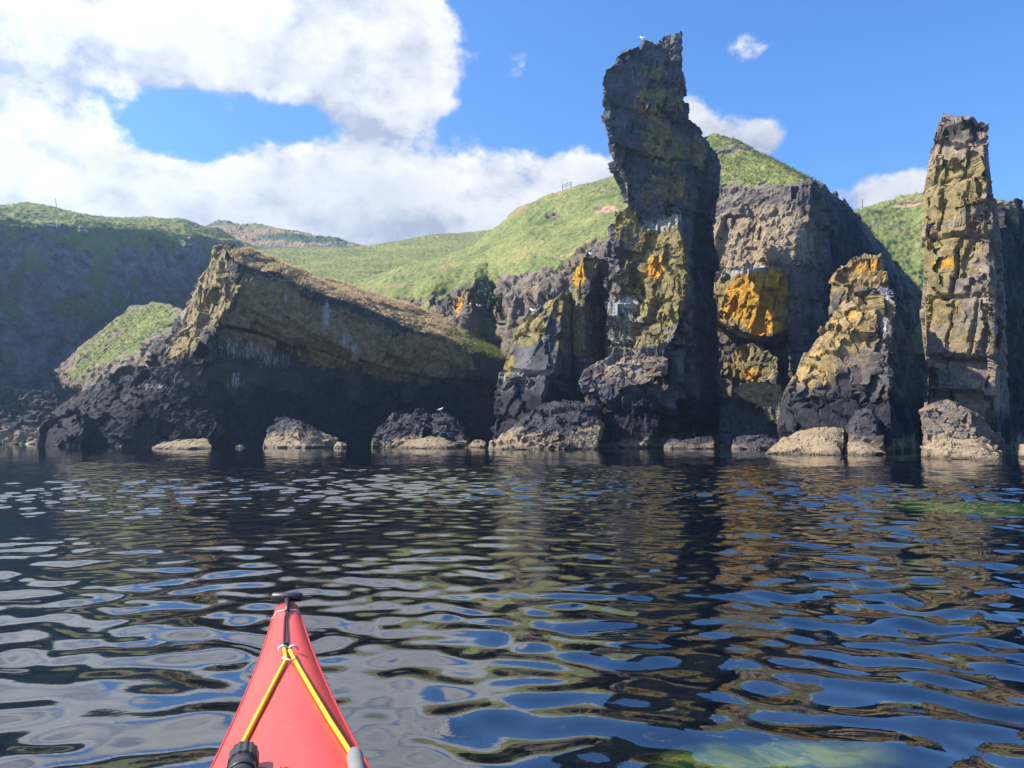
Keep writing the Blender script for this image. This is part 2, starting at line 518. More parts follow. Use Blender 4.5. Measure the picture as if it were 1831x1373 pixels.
def rock_material(name, lo, hi, buffc=(0.30, 0.215, 0.135), field=False, strat=(0, 0, 1), strs=1.0, black=(0.030, 0.028, 0.033), bumps=0.52, lichc=((0.175, 0.130, 0.055), (0.385, 0.265, 0.095))):
    m, t = newmat(name)
    pos = t.n('ShaderNodeNewGeometry').outputs['Position']
    A = t.n('ShaderNodeVertexColor', layer_name='cover')
    B = t.n('ShaderNodeVertexColor', layer_name='ground')
    a = t.n('ShaderNodeSeparateColor', {0: A.outputs[0]})
    L, O, G = a.outputs[0], a.outputs[1], a.outputs[2]
    D = A.outputs[1]
    b = t.n('ShaderNodeSeparateColor', {0: B.outputs[0]})
    T, BU, GR = b.outputs[0], b.outputs[1], b.outputs[2]
    nA = t.noise(pos, 0.55, 6, 0.62, 0.3)
    nB = t.noise(pos, 2.4, 6, 0.65, 0.2)
    nC = t.noise(pos, 9.0, 5, 0.7)
    nD = t.noise(pos, 1.1, 7, 0.68, 0.6)
    vec = t.vm('MULTIPLY', pos, (1.0, 1.0, 0.28))
    streak = t.noise(vec, 2.2, 6, 0.65)
    lay = t.noise(t.vm('MULTIPLY', pos, (0.35, 0.35, 2.6)), 1.5, 5, 0.6)
    br = lambda msk, n_, wdt, amt=1.5: t.ramp(t.m('ADD', msk, t.m('MULTIPLY', t.m('SUBTRACT', n_, 0.5), amt)), 0.5 - wdt, 0.5 + wdt)
    col = t.mix(t.ramp(nA, 0.3, 0.7), lo, hi)
    col = t.mix(br(BU, nB, 0.28), col, t.mix(nC, tuple(0.62 * q for q in buffc), tuple(1.3 * q for q in buffc)))
    col = t.mix(t.m('MULTIPLY', t.ramp(streak, 0.52, 0.78), 0.6), col, tuple(0.45 * q for q in lo))
    col = t.mix(t.m('MULTIPLY', t.ramp(lay, 0.55, 0.72), 0.5), col, tuple(1.5 * q for q in hi))
    lc = t.mix(t.ramp(nB, 0.35, 0.65), *lichc)
    lc = t.mix(t.m('MULTIPLY', t.ramp(nC, 0.5, 0.75), 0.6), lc, (0.20, 0.185, 0.115))
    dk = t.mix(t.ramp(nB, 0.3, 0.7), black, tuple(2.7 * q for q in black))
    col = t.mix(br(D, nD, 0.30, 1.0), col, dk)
    nE = t.m('ADD', t.m('MULTIPLY', nD, 0.72), t.m('MULTIPLY', nC, 0.28))
    col = t.mix(br(L, nE, 0.10, 1.9), col, lc)
    oc = t.mix(t.ramp(nB, 0.35, 0.7), (0.42, 0.205, 0.024), (0.68, 0.39, 0.036))
    col = t.mix(br(O, nE, 0.09, 2.0), col, oc)
    tc_ = t.mix(nB, (0.18, 0.138, 0.090), (0.44, 0.330, 0.205))
    col = t.mix(br(T, nB, 0.34, 0.9), col, tc_)
    gs = t.noise(t.vm('MULTIPLY', pos, (3.2, 3.2, 0.32)), 2.0, 6, 0.75)
    gc = t.mix(nC, (0.26, 0.26, 0.27), (0.66, 0.65, 0.63))
    col = t.mix(t.m('MULTIPLY', br(G, gs, 0.15, 2.4), 0.85), col, gc)
    col = t.mix(t.m('MULTIPLY', t.ramp(nC, 0.30, 0.72), 0.55), tuple_mul(t, col, 0.62), col)
    if field:
        Fd = t.n('ShaderNodeVertexColor', layer_name='field')
        f = t.n('ShaderNodeSeparateColor', {0: Fd.outputs[0]})
        gcol = grass_colour(t, pos, f.outputs[0], f.outputs[1], f.outputs[2])
    else:
        gcol = grass_colour(t, pos, B.outputs[1], 0.0, 0.0)
    gf = br(GR, nB, 0.18, 0.7)
    col = t.mix(gf, col, gcol)
    sz = t.n('ShaderNodeSeparateXYZ', {0: pos}).outputs[2]
    wet = t.ramp(t.m('ADD', sz, t.m('MULTIPLY', t.m('SUBTRACT', nB, 0.5), 0.35)), 0.22, 0.04)
    col = t.mix(wet, col, tuple_mul(t, col, 0.38))
    h = t.m('ADD', t.m('MULTIPLY', nB, 0.16), t.m('MULTIPLY', nC, 0.30))
    vor = t.n('ShaderNodeTexVoronoi', {'Vector': t.vm('ADD', pos, t.vm('MULTIPLY', t.n('ShaderNodeTexNoise', {'Vector': pos, 'Scale': 1.5}).outputs[1], (0.7, 0.7, 0.7))), 'Scale': 2.2, 'Randomness': 1.0}, feature='DISTANCE_TO_EDGE').outputs[0]
    h = t.m('ADD', h, t.m('MULTIPLY', t.ramp(vor, 0.0, 0.06), 0.16))
    h = t.m('MULTIPLY', h, t.m('SUBTRACT', 1.0, t.m('MULTIPLY', gf, 0.75)))
    bump = t.n('ShaderNodeBump', {'Height': h, 'Strength': bumps, 'Distance': 0.22}).outputs[0]
    finish(t, col, t.ramp(wet, 0, 1, 0.85, 0.35, False), bump, 0.25)
    return m


def tuple_mul(t, col, f):
    nd = t.n('ShaderNodeMix', data_type='RGBA', blend_type='MULTIPLY')
    nd.inputs[0].default_value = 1.0
    t.t.links.new(col, nd.inputs[6])
    nd.inputs[7].default_value = (f, f, f, 1)
    return nd.outputs[2]


M_STACK = rock_material('stack_rock', (0.052, 0.052, 0.060), (0.185, 0.176, 0.178), black=(0.013, 0.012, 0.016), lichc=((0.125, 0.110, 0.048), (0.34, 0.260, 0.085)))
M_OCHRE = rock_material('ochre_rock', (0.040, 0.036, 0.040), (0.135, 0.115, 0.104), black=(0.016, 0.015, 0.019), lichc=((0.19, 0.138, 0.060), (0.43, 0.295, 0.115)))
M_LIGHT = rock_material('pale_rock', (0.085, 0.072, 0.068), (0.23, 0.190, 0.155), buffc=(0.39, 0.300, 0.195), black=(0.020, 0.0185, 0.0225), lichc=((0.165, 0.130, 0.058), (0.37, 0.275, 0.105)))
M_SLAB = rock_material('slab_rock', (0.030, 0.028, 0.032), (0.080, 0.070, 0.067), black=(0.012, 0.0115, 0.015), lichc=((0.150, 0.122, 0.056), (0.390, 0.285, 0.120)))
M_BOULD = rock_material('boulder_rock', (0.065, 0.059, 0.062), (0.165, 0.145, 0.135), black=(0.030, 0.028, 0.033), bumps=0.45)
M_LAND = rock_material('headland_ground', (0.085, 0.074, 0.072), (0.23, 0.193, 0.165), field=True)
M_SPUR = rock_material('spur_rock', (0.085, 0.078, 0.075), (0.21, 0.185, 0.165))
M_FARROCK = rock_material('far_cliff_ground', (0.065, 0.068, 0.078), (0.28, 0.275, 0.285), field=True)


def plain(name, col, rough=0.5, spec=0.5, var=0.0, scale=20.0, bumpd=0.0):
    m, t = newmat(name)
    pos = t.n('ShaderNodeTexCoord').outputs['Object']
    n_ = t.noise(pos, scale, 5, 0.6)
    c = t.mix(n_, tuple(q * (1 - var) for q in col), tuple(min(1, q * (1 + var)) for q in col))
    bp = t.n('ShaderNodeBump', {'Height': n_, 'Strength': 0.5, 'Distance': bumpd}).outputs[0] if bumpd else None
    finish(t, c, rough, bp, spec)
    return m


# ------------------------------------------------------------------ sea
def build_sea():
    rng = np.random.default_rng(11)
    ratio = 0.0042
    r = [0.5]
    while r[-1] < 90:
        r.append(r[-1] * (1 + ratio) + 0.002)
    while r[-1] < 1500:
        r.append(r[-1] * 1.12)
    r = np.array(r)
    th = np.concatenate((np.linspace(-math.pi, -0.86, 40)[:-1], np.linspace(-0.86, 0.86, 470), np.linspace(0.86, math.pi, 40)[1:]))
    R_, T_ = np.meshgrid(r, th, indexing='ij')
    X, Y = R_ * np.sin(T_), R_ * np.cos(T_)
    shp = X.shape
    X, Y = X.ravel(), Y.ravel()
    rr = np.hypot(X, Y)
    sp = rr * ratio + 0.003
    p = np.stack((X, Y, np.zeros_like(X)), 1)
    wx = X + 0.10 * fbm(p / 0.9, 2, 901)
    wy = Y + 0.10 * fbm(p / 0.9 + 9.7, 2, 905)
    amod = 0.85 + 0.42 * fbm(p / 4.0, 2, 911) + 0.25 * fbm(p / 14.0, 2, 915)
    Z = np.zeros_like(X)
    waves = []
    for i in range(110):
        lam = math.exp(rng.uniform(math.log(0.13), math.log(2.4)))
        ang = rng.normal(0.10, 0.80)
        # slope carried by this wave: strongest for half-metre ripples
        s = math.exp(-0.5 * (math.log(lam / 0.30) / 0.58) ** 2)
        waves.append((lam, ang, s, rng.uniform(0, 6.283)))
    tot = math.sqrt(sum(w_[2] ** 2 for w_ in waves) / 2)
    RMS = 0.150
    for lam, ang, s, ph in waves:
        kk = 2 * math.pi / lam
        lod = np.clip((lam / sp - 2.5) / 3.0, 0, 1)
        Z += (RMS * s / tot / kk) * lod * np.sin(kk * (math.sin(ang) * wx + math.cos(ang) * wy) + ph)
    Z *= np.clip(amod, 0.25, 1.7)
    Z *= np.clip(1 - (rr - 90) / 60, 0, 1)
    co = np.stack((X, Y, Z), 1)
    nr, nt = shp
    a = np.arange(nr - 1)[:, None] * nt + np.arange(nt - 1)[None, :]
    q = np.stack((a, a + nt, a + nt + 1, a + 1), 2).reshape(-1, 4)
    # close the small disc below the boat
    co = np.vstack((co, [[0, 0, 0]]))
    me = from_arrays('sea', co, q)
    TRI[0] += 2 * len(q)
    m, t = newmat('sea_water')
    pos = t.n('ShaderNodeNewGeometry').outputs['Position']
    n1 = t.noise(t.vm('MULTIPLY', pos, (3.2, 5.6, 1.0)), 1.5, 4, 0.55)
    bump = t.n('ShaderNodeBump', {'Height': n1, 'Strength': 0.045, 'Distance': 0.03}).outputs[0]
    sepp = t.n('ShaderNodeSeparateXYZ', {0: pos})

    def pool(x, y, rx, ry):
        u = t.m('DIVIDE', t.m('SUBTRACT', sepp.outputs[0], x), rx)
        v = t.m('DIVIDE', t.m('SUBTRACT', sepp.outputs[1], y), ry)
        return t.m('ADD', t.m('MULTIPLY', u, u), t.m('MULTIPLY', v, v))
    nn = t.noise(pos, 1.6, 4, 0.6, 0.8)
    nb = t.noise(pos, 5.0, 4, 0.6, 1.5)
    # weed-covered shallows: by the boat on the right and off the right-hand rocks
    s1 = t.ramp(t.m('ADD', pool(0.72, 2.13, 0.34, 0.13), t.m('MULTIPLY', t.m('SUBTRACT', nn, 0.5), 1.8)), 1.15, 0.15)
    s2 = t.ramp(t.m('ADD', pool(5.7, 9.2, 1.3, 1.1), t.m('MULTIPLY', t.m('SUBTRACT', nn, 0.5), 2.0)), 1.2, 0.1)
    s3 = t.ramp(t.m('ADD', pool(13.0, 33.0, 8.0, 4.0), t.m('MULTIPLY', t.m('SUBTRACT', nn, 0.5), 2.0)), 1.2, 0.1)
    weed = t.mix(t.ramp(nb, 0.35, 0.65), (0.008, 0.030, 0.008), (0.13, 0.15, 0.022))
    c = t.mix(s1, (0.0010, 0.0020, 0.0040), weed)
    c = t.mix(t.m('MULTIPLY', s2, 0.6), c, (0.045, 0.11, 0.02))
    c = t.mix(t.m('MULTIPLY', s3, 0.45), c, (0.03, 0.075, 0.03))
    finish(t, c, 0.025, bump, 0.5, IOR=2.6)
    put('sea', me, m, kind='structure')


build_sea()

# ------------------------------------------------------------------ land
TUFTS = []       # (co, no, grass, count, height, seed)

o, c_, n_, g_ = patch('far_brown_hill', [
    [(330, 470, 285), (500, 475, 285), (740, 475, 285)],
    [(330, 440, 300), (480, 440, 300), (740, 460, 300)],
    [(330, 415, 330), (375, 402, 335), (392, 394, 338), (425, 400, 340), (470, 400, 345), (530, 412, 340), (600, 427, 330), (650, 441, 320), (740, 458, 320)]],
    260, 120, M_LAND, lump=(1.2, 9.0), fine=0.5, d0=310, dry=[(450, 425, 260, 40, 0.9, 315)], dark=[(560, 425, 110, 18, 0.8, 320), (480, 445, 60, 6, .6, 300)],
    rockspots=[(400, 398, 40, 6, .75, 335), (530, 440, 60, 8, 0.7, 300), (600, 436, 50, 9, .75, 310), (440, 428, 20, 5, .7, 310)], fr=[((3, 3, 1.5), (0, 0, 20), .7, .8, .3)])
o, c_, n_, g_ = patch('meadow', [
    [(400, 600, 92), (600, 600, 92), (760, 590, 90), (940, 560, 90)],
    [(400, 510, 105), (600, 520, 104), (760, 515, 102), (940, 480, 104)],
    [(400, 455, 150), (550, 450, 158), (700, 447, 163), (860, 440, 168), (960, 435, 168)],
    [(400, 446, 172), (480, 446, 175), (650, 441, 178), (700, 434, 180), (760, 423, 182), (830, 415, 184), (890, 410, 186), (960, 409, 188)]],
    420, 240, M_LAND, lump=(0.25, 9.0), fine=0.10, d0=130, dark=[(690, 478, 55, 9, 0.75, 118), (600, 500, 60, 8, .6, 108), (830, 455, 40, 8, .5, 150)], dry=[(800, 428, 130, 9, .32, 178), (880, 480, 30, 30, .4, 110)])
TUFTS.append((c_, n_, g_, 9000, 0.26, 1))

o, c_, n_, g_ = patch('left_headland', [
    [(-260, 812, 72), (0, 798, 92), (110, 797, 104), (300, 792, 125), (470, 790, 150)],
    [(-260, 700, 74), (0, 690, 95), (110, 690, 106), (300, 690, 127), (470, 690, 153)],
    [(-260, 560, 77), (0, 560, 99), (180, 570, 112), (320, 560, 131), (470, 590, 158)],
    [(-260, 420, 80), (0, 405, 103), (150, 408, 117), (270, 412, 130), (330, 425, 138), (420, 440, 155), (480, 460, 168)],
    [(-260, 385, 86), (0, 388, 108), (100, 391, 119), (230, 399, 132), (330, 408, 143), (400, 428, 157), (480, 452, 172)],
    [(-260, 360, 104), (0, 373, 126), (60, 374, 131), (100, 379, 134), (230, 388, 148), (330, 393, 156), (380, 407, 166), (440, 434, 176), (480, 449, 182)]],
    520, 330, M_FARROCK, lump=(0.7, 8.0), fine=0.12, d0=115, slope_rock=0.42,
    rockspots=[(90, 470, 160, 40, .55, 112), (230, 490, 60, 50, .5, 120), (120, 520, 60, 25, .6, 110), (380, 470, 30, 40, .7, 148), (60, 740, 90, 60, .6, 100)],
    fr=[((3.5, 3.5, 2.2), (10, 20, 20), .9, .9, .5), ((1.1, 1.1, .8), (0, 30, 10), .3, .4, .15)], dark=[(100, 600, 300, 170, .5, 108)])  # dark spot puts the slope's shade into the grass colour
TUFTS.append((c_, n_, g_, 9000, 0.24, 2))

o, c_, n_, g_ = patch('central_headland', [
    [(620, 690, 76), (760, 680, 74), (880, 740, 70), (1000, 760, 66), (1120, 760, 64), (1300, 760, 66)],
    [(620, 580, 82), (700, 575, 80), (780, 570, 78), (830, 590, 75), (868, 610, 78), (885, 615, 78), (910, 600, 72), (960, 570, 69), (1060, 560, 67), (1120, 540, 66), (1300, 520, 68)],
    [(620, 540, 86), (700, 524, 84), (740, 518, 84), (775, 500, 81), (800, 490, 81), (850, 498, 79), (872, 500, 82), (890, 495, 81), (915, 488, 77), (950, 478, 75), (1000, 462, 73), (1050, 448, 71), (1100, 440, 70), (1300, 420, 72)],
    [(620, 520, 100), (760, 490, 98), (850, 462, 93), (940, 415, 89), (1040, 385, 87), (1110, 370, 85), (1300, 330, 84)],
    [(620, 500, 130), (760, 470, 124), (850, 440, 118), (880, 417, 113), (905, 395, 110), (940, 367, 107), (975, 349, 106), (1010, 339, 105), (1060, 324, 104), (1110, 308, 103), (1200, 275, 100), (1300, 250, 98)]],
    640, 420, M_LAND, lump=(0.40, 5.0), fine=0.10, d0=78, dry=[(925, 385, 40, 30, .55, 105), (800, 470, 30, 18, .6, 95), (1000, 345, 60, 8, .5, 104), (700, 510, 70, 12, .5, 88), (930, 455, 40, 12, .5, 80), (1000, 440, 90, 10, .4, 76)],
    dark=[(850, 450, 40, 30, .5, 98), (960, 400, 60, 15, .45, 92), (1080, 350, 40, 10, .5, 90)], bare=[(1086, 372, 20, 17, 1.0, 85), (1020, 452, 60, 5, .5, 73)], org=[(822, 548, 9, 26, .72, 78), (840, 540, 5, 24, .6, 77), (950, 520, 18, 12, .5, 73)],
    gua=[(925, 490, 40, 18, .35, 75), (1010, 520, 40, 10, .4, 70)], slope_rock=0.30,
    rockspots=[(830, 545, 62, 52, 1.0, 77), (720, 548, 50, 28, 1.0, 82), (960, 535, 80, 62, 1.0, 71), (1060, 500, 70, 50, 1.0, 69), (1080, 680, 300, 110, 1.0, 66), (1160, 480, 150, 70, 1.0, 69), (1095, 335, 14, 6, .8, 92), (1070, 365, 9, 18, .7, 87), (985, 385, 16, 10, .75, 92)],
    fr=[((1.8, 1.8, 3.2), (10, 12, 20), .8, .8, .4), ((.7, .7, 1.1), (0, 20, 10), .28, .3, .12)], buff0=0.42)
TUFTS.append((c_, n_, g_, 13000, 0.14, 3))

o, c_, n_, g_ = patch('right_grass_slope', [
    [(1430, 640, 84), (1560, 640, 82), (1700, 620, 80), (1960, 640, 78)],
    [(1430, 500, 92), (1560, 490, 90), (1650, 500, 88), (1800, 500, 86), (1960, 500, 84)],
    [(1430, 420, 102), (1530, 415, 101), (1650, 410, 99), (1800, 420, 96), (1960, 430, 94)],
    [(1430, 395, 112), (1505, 379, 112), (1545, 372, 111), (1600, 359, 110), (1650, 349, 109), (1700, 345, 108), (1760, 350, 106), (1810, 366, 104), (1831, 374, 104), (1960, 395, 102)]],
    380, 200, M_LAND, lump=(0.6, 4.0), fine=0.16, d0=100, dry=[(1630, 358, 50, 7, .7, 107), (1585, 420, 60, 12, .35, 98)], bare=[(1625, 365, 26, 4, .8, 105)],
    rockspots=[(1630, 362, 30, 4, .8, 106), (1600, 392, 22, 4, .8, 103), (1570, 400, 14, 3, .8, 102), (1605, 412, 12, 3, .8, 100)], fr=[((1.6, 1.6, .8), (0, 15, 0), .6, .5, .2)])
TUFTS.append((c_, n_, g_, 9000, 0.2, 4))


def tufts():
    mg, t = newmat('grass_blades')
    pos = t.n('ShaderNodeNewGeometry').outputs['Position']
    gc = grass_colour(t, pos)
    rn = t.n('ShaderNodeNewGeometry').outputs['Random Per Island']
    gc = t.mix(t.m('MULTIPLY', t.ramp(rn, 0.55, 1.0), 0.75), gc, (0.20, 0.17, 0.075))
    df = t.n('ShaderNodeBsdfDiffuse', {'Color': gc})
    tr = t.n('ShaderNodeBsdfTranslucent', {'Color': gc})
    ad = t.n('ShaderNodeMixShader', {0: 0.45, 1: df.outputs[0], 2: tr.outputs[0]})
    t.n('ShaderNodeOutputMaterial', {'Surface': ad.outputs[0]})
    V, F_ = [], []
    off = 0
    for co, no, g, cnt, h, sd in TUFTS:
        rng = np.random.default_rng(sd)
        ok = np.where((g > 0.6) & (co[:, 2] > 1.0))[0]
        if not len(ok):
            continue
        pick = rng.choice(ok, cnt)
        base = co[pick] + rng.normal(0, 0.12, (cnt, 3)) * np.array((1, 1, 0)) - np.array((0, 0, 0.05))
        for b in range(3):
            a = rng.uniform(0, 6.283, cnt)
            wd = rng.uniform(0.04, 0.10, cnt) * (h / 0.45)
            hh = rng.uniform(0.45, 1.15, cnt) * h * (0.6 + 0.8 * rng.random(cnt))
            side = np.stack((np.cos(a), np.sin(a), np.zeros(cnt)), 1)
            lean = np.stack((rng.normal(0.2, 0.6, cnt), rng.normal(0, 0.6, cnt), np.ones(cnt)), 1)
            tri = np.stack((base - side * wd[:, None], base + side * wd[:, None], base + lean * hh[:, None]), 1)
            V.append(tri.reshape(-1, 3))
            F_.append((np.arange(cnt * 3) + off).reshape(-1, 3))
            off += cnt * 3
    me = from_arrays('grass_tufts', np.vstack(V), np.vstack(F_), smooth=False)
    TRI[0] += off // 3
    put('grass_tufts', me, mg, None, 'rough green grass tufts growing over the hill slopes', 'grass', None, 'stuff')


# ------------------------------------------------------------------ rocks: left slab
# (size, dip, step between pieces, tilt, joint depth[, 'B' for jointed blocks])
FRV = lambda a=1.0: [((1.5, 1.5, 3.4), (4, 7, 25), .38 * a, .10 * a, .26, 'B'), ((.62, .62, 1.3), (3, 8, 31), .15 * a, .12 * a, .12, 'B'), ((.36, .36, .5), (0, 10, 10), .035 * a, .06 * a, .01)]
FRH = lambda a=1.0: [((1.9, 1.9, 1.25), (2, 5, 20), .42 * a, .10 * a, .24, 'B'), ((.95, .95, .5), (2, 7, 28), .19 * a, .12 * a, .12, 'B'), ((.40, .40, .28), (0, 10, 10), .035 * a, .06 * a, .01)]
FRS = lambda a=1.0: [((3.2, 2.6, 1.6), (4, 24, 8), .44 * a, .07 * a, .20, 'B'), ((2.2, 2.0, 1.1), (3, 25, 16), .10 * a, .07 * a, .07, 'B'), ((.5, .5, .4), (0, 10, 10), .03 * a, .08 * a, .0)]
FRB = lambda a=1.0: [((1.4, 1.4, 1.0), (15, 20, 25), .13 * a, .16 * a, .10), ((.6, .6, .4), (10, 25, 10), .055 * a, .10 * a, .05, 'B'), ((.24, .24, .2), (0, 10, 10), .012 * a, .07 * a, .0)]

crest = []
rr_ = random.Random(21)
for i in range(15):
    u = i / 14 + rr_.uniform(-.02, .02)
    x = 425 + 455 * u
    y = np.interp(x, [400, 432, 520, 650, 780, 905], [437, 468, 511, 570, 620, 648])
    d = 59.6 + 10.2 * u + rr_.uniform(.3, 2.0)
    w_, h_ = rr_.uniform(10, 26), rr_.uniform(6, 13)
    crest.append(([(x - w_, y + 8, d), (x - w_ * .6, y - h_ * rr_.uniform(.3, .8), d), (x + w_ * .5, y - h_ * rr_.uniform(.1, .5) + 5, d), (x + w_, y + 18, d), (x, y + 26, d - .3)], rr_.uniform(1.0, 2.2)))
slab, sc, sn, sg = rock('tilted_slab', crest + [
    ([(378, 452, 62.0), (396, 430, 61.0), (412, 434, 60.4), (428, 462, 59.2), (405, 500, 59.4), (380, 490, 61.5)], 1.6),
    # yellow upper stratum, its far side rising behind
    ([(402, 437, 60.0), (432, 470, 59.0), (520, 513, 61), (650, 573, 64), (780, 624, 67.5), (902, 650, 70), (398, 566, 58.6), (520, 606, 60.2), (640, 650, 63), (735, 668, 65.5), (890, 690, 69.4)], 0,
     [(395, 432, 63), (470, 470, 71), (600, 520, 76), (760, 578, 80), (905, 606, 84), (905, 700, 80), (600, 640, 74), (420, 560, 68)]),
    # lit end facet on the left
    ([(402, 435, 61.2), (432, 470, 59.0), (415, 530, 58.4), (400, 568, 58.0), (376, 470, 64.5), (332, 540, 66.0), (308, 590, 65.0), (345, 604, 61.0), (384, 604, 58.4)], 2.5),
    ([(345, 585, 61.4), (398, 568, 58.4), (375, 650, 58.2), (298, 606, 65), (268, 648, 64.0), (310, 668, 60.4)], 2.5),
    # body under the overhang
    ([(290, 655, 60.6), (395, 585, 60.0), (640, 650, 64.4), (893, 690, 70.6), (893, 795, 70.0), (640, 796, 64.8), (380, 797, 59.4), (200, 797, 59.8)], 9),
    ([(396, 520, 62.5), (640, 610, 67), (890, 655, 73), (890, 730, 73), (640, 720, 67.5), (396, 650, 62.5)], 6),
    # lower bulk running down to the water on the left
    ([(210, 664, 62), (285, 690, 59.8), (330, 672, 60.5), (380, 740, 59.6), (378, 799, 59.0), (82, 745, 64.5), (76, 798, 62.5), (150, 765, 60.2), (142, 799, 59.6)], 5),
    ([(120, 752, 61.5), (150, 735, 61), (158, 770, 58.9), (140, 799, 58.9), (78, 799, 61.5), (80, 765, 62)], 2),
    ([(230, 690, 60.0), (300, 665, 59.8), (385, 605, 59.5), (400, 640, 60.2), (330, 700, 59.8)], 3),
], 0.15, 61, M_SLAB, 'huge dark tilted rock slab with a yellow lichen band and straw grass on top', 'rock', fr=FRS(1.15), warp=(0.165, 3.5), rough=0.06,
    lich=[(375, 520, 70, 80, .85, 62), (470, 560, 90, 70, .95, 60), (600, 605, 90, 55, .9, 63), (740, 640, 110, 45, .9, 66), (330, 610, 60, 40, .8, 61), (300, 650, 40, 20, .5, 60)],
    org=[(360, 530, 40, 40, .35, 61), (860, 660, 20, 14, .3, 69)],
    gua=[(440, 625, 60, 20, .55, 60.5), (490, 640, 40, 18, .5, 62), (425, 680, 18, 16, .5, 60.5), (588, 568, 7, 26, .7, 62.5), (622, 608, 8, 22, .66, 63), (636, 628, 8, 20, .6, 63), (512, 535, 4, 14, .6, 60.5), (330, 525, 14, 14, .6, 63), (260, 690, 40, 6, .5, 59.6), (320, 560, 10, 12, .5, 63), (710, 575, 30, 5, .35, 68)],
    dark=(1.3, 5.2, 1.4), tan=None, buff=[(365, 520, 60, 90, .95, 62), (120, 780, 60, 25, .6, 60)], buff0=0.05, grass=[(700, 560, 330, 90, 1.0, 74), (880, 620, 60, 40, 1.0, 74)], grassn=0.5, dry=[(620, 540, 250, 110, 1.0, 71)], gup=0.25)  # buff spot on the left end facet paints its sunlit brightness


def straw(parent, co, no, gm, cnt, name, colours, h=0.4, seed=5, hx=None):
    """dry grass standing on a rock top: a part of that rock"""
    m, t = newmat(name + '_blades')
    rn = t.n('ShaderNodeNewGeometry').outputs['Random Per Island']
    gc = t.mix(rn, *colours)
    ad = t.n('ShaderNodeMixShader', {0: 0.45, 1: t.n('ShaderNodeBsdfDiffuse', {'Color': gc}).outputs[0], 2: t.n('ShaderNodeBsdfTranslucent', {'Color': gc}).outputs[0]})
    t.n('ShaderNodeOutputMaterial', {'Surface': ad.outputs[0]})
    rng = np.random.default_rng(seed)
    sel = (gm > 0.45) & (fbm(co / 2.2, 3, 77) > -0.05)
    if hx is not None:
        sel &= hx(co)
    ok = np.where(sel)[0]
    if not len(ok):
        return
    pick = rng.choice(ok, cnt)
    base = co[pick] + rng.normal(0, 0.1, (cnt, 3)) * np.array((1, 1, 0)) - np.array((0, 0, .03))
    V, F_, off = [], [], 0
    for b in range(3):
        a = rng.uniform(0, 6.283, cnt)
        wd = rng.uniform(0.02, 0.06, cnt)
        hh = rng.uniform(0.4, 1.2, cnt) * h
        side = np.stack((np.cos(a), np.sin(a), np.zeros(cnt)), 1)
        lean = np.stack((rng.normal(0.4, 0.7, cnt), rng.normal(-0.2, 0.7, cnt), np.ones(cnt)), 1)
        V.append(np.stack((base - side * wd[:, None], base + side * wd[:, None], base + lean * hh[:, None]), 1).reshape(-1, 3))
        F_.append((np.arange(cnt * 3) + off).reshape(-1, 3))
        off += cnt * 3
    me = from_arrays(name, np.vstack(V), np.vstack(F_), smooth=False)
    TRI[0] += off // 3
    put(name, me, m, parent, kind='stuff')


straw(slab, sc, sn, sg, 15000, 'straw_grass', ((0.34, 0.25, 0.135), (0.64, 0.52, 0.34)), 0.22, 5, lambda c: c[:, 0] < -4.5)
straw(slab, sc, sn, sg, 3000, 'green_grass', ((0.07, 0.10, 0.02), (0.22, 0.24, 0.07)), 0.3, 6, lambda c: c[:, 0] > -6.0)

spur, pc, pn, pg = rock('grassy_spur', [
    ([(100, 662, 88), (150, 625, 88), (185, 594, 88), (240, 545, 92), (305, 545, 86), (345, 568, 80), (330, 650, 72), (220, 650, 76), (150, 690, 80), (118, 690, 85)], 6),
    ([(150, 690, 80), (220, 648, 76), (330, 648, 72), (330, 790, 68), (200, 790, 68), (125, 770, 73), (120, 720, 80)], 6),
    ([(260, 610, 72), (290, 596, 72.5), (318, 655, 67), (262, 672, 68.5), (240, 660, 70.5)], 3),
], 0.22, 80, M_SPUR, 'rubble strewn grassy spur behind the tilted slab', 'rock', fr=FRB(1.3), warp=(0.33, 4.0), rough=0.1, dark=(1, 2.5, 1), tan=None, buff0=0.55,
    grass=[(215, 600, 130, 80, 1.0, 84), (130, 660, 50, 40, 1.0, 82)], lich=[(280, 650, 60, 40, .5, 71)], gua=[(290, 650, 40, 30, .35, 71), (200, 690, 60, 20, .35, 73)], grassn=0.40)
TUFTS.append((pc, pn, pg, 2500, 0.2, 7))

rock('shore_ledge', [
    ([(-40, 705, 84), (20, 703, 83), (40, 698, 82), (60, 706, 82), (104, 708, 82), (104, 760, 79), (60, 790, 77), (-40, 790, 77)], 4),
    ([(-40, 768, 75), (20, 760, 75), (70, 764, 76), (80, 796, 74), (-40, 798, 72)], 4)],
    0.16, 78, M_BOULD, 'jagged dark rock ledge with tan foot at the far left shore', 'rock', fr=FRB(2.6), warp=(0.165, 2), tan=(1.9, 1.2), dark=(1, 9, 1))

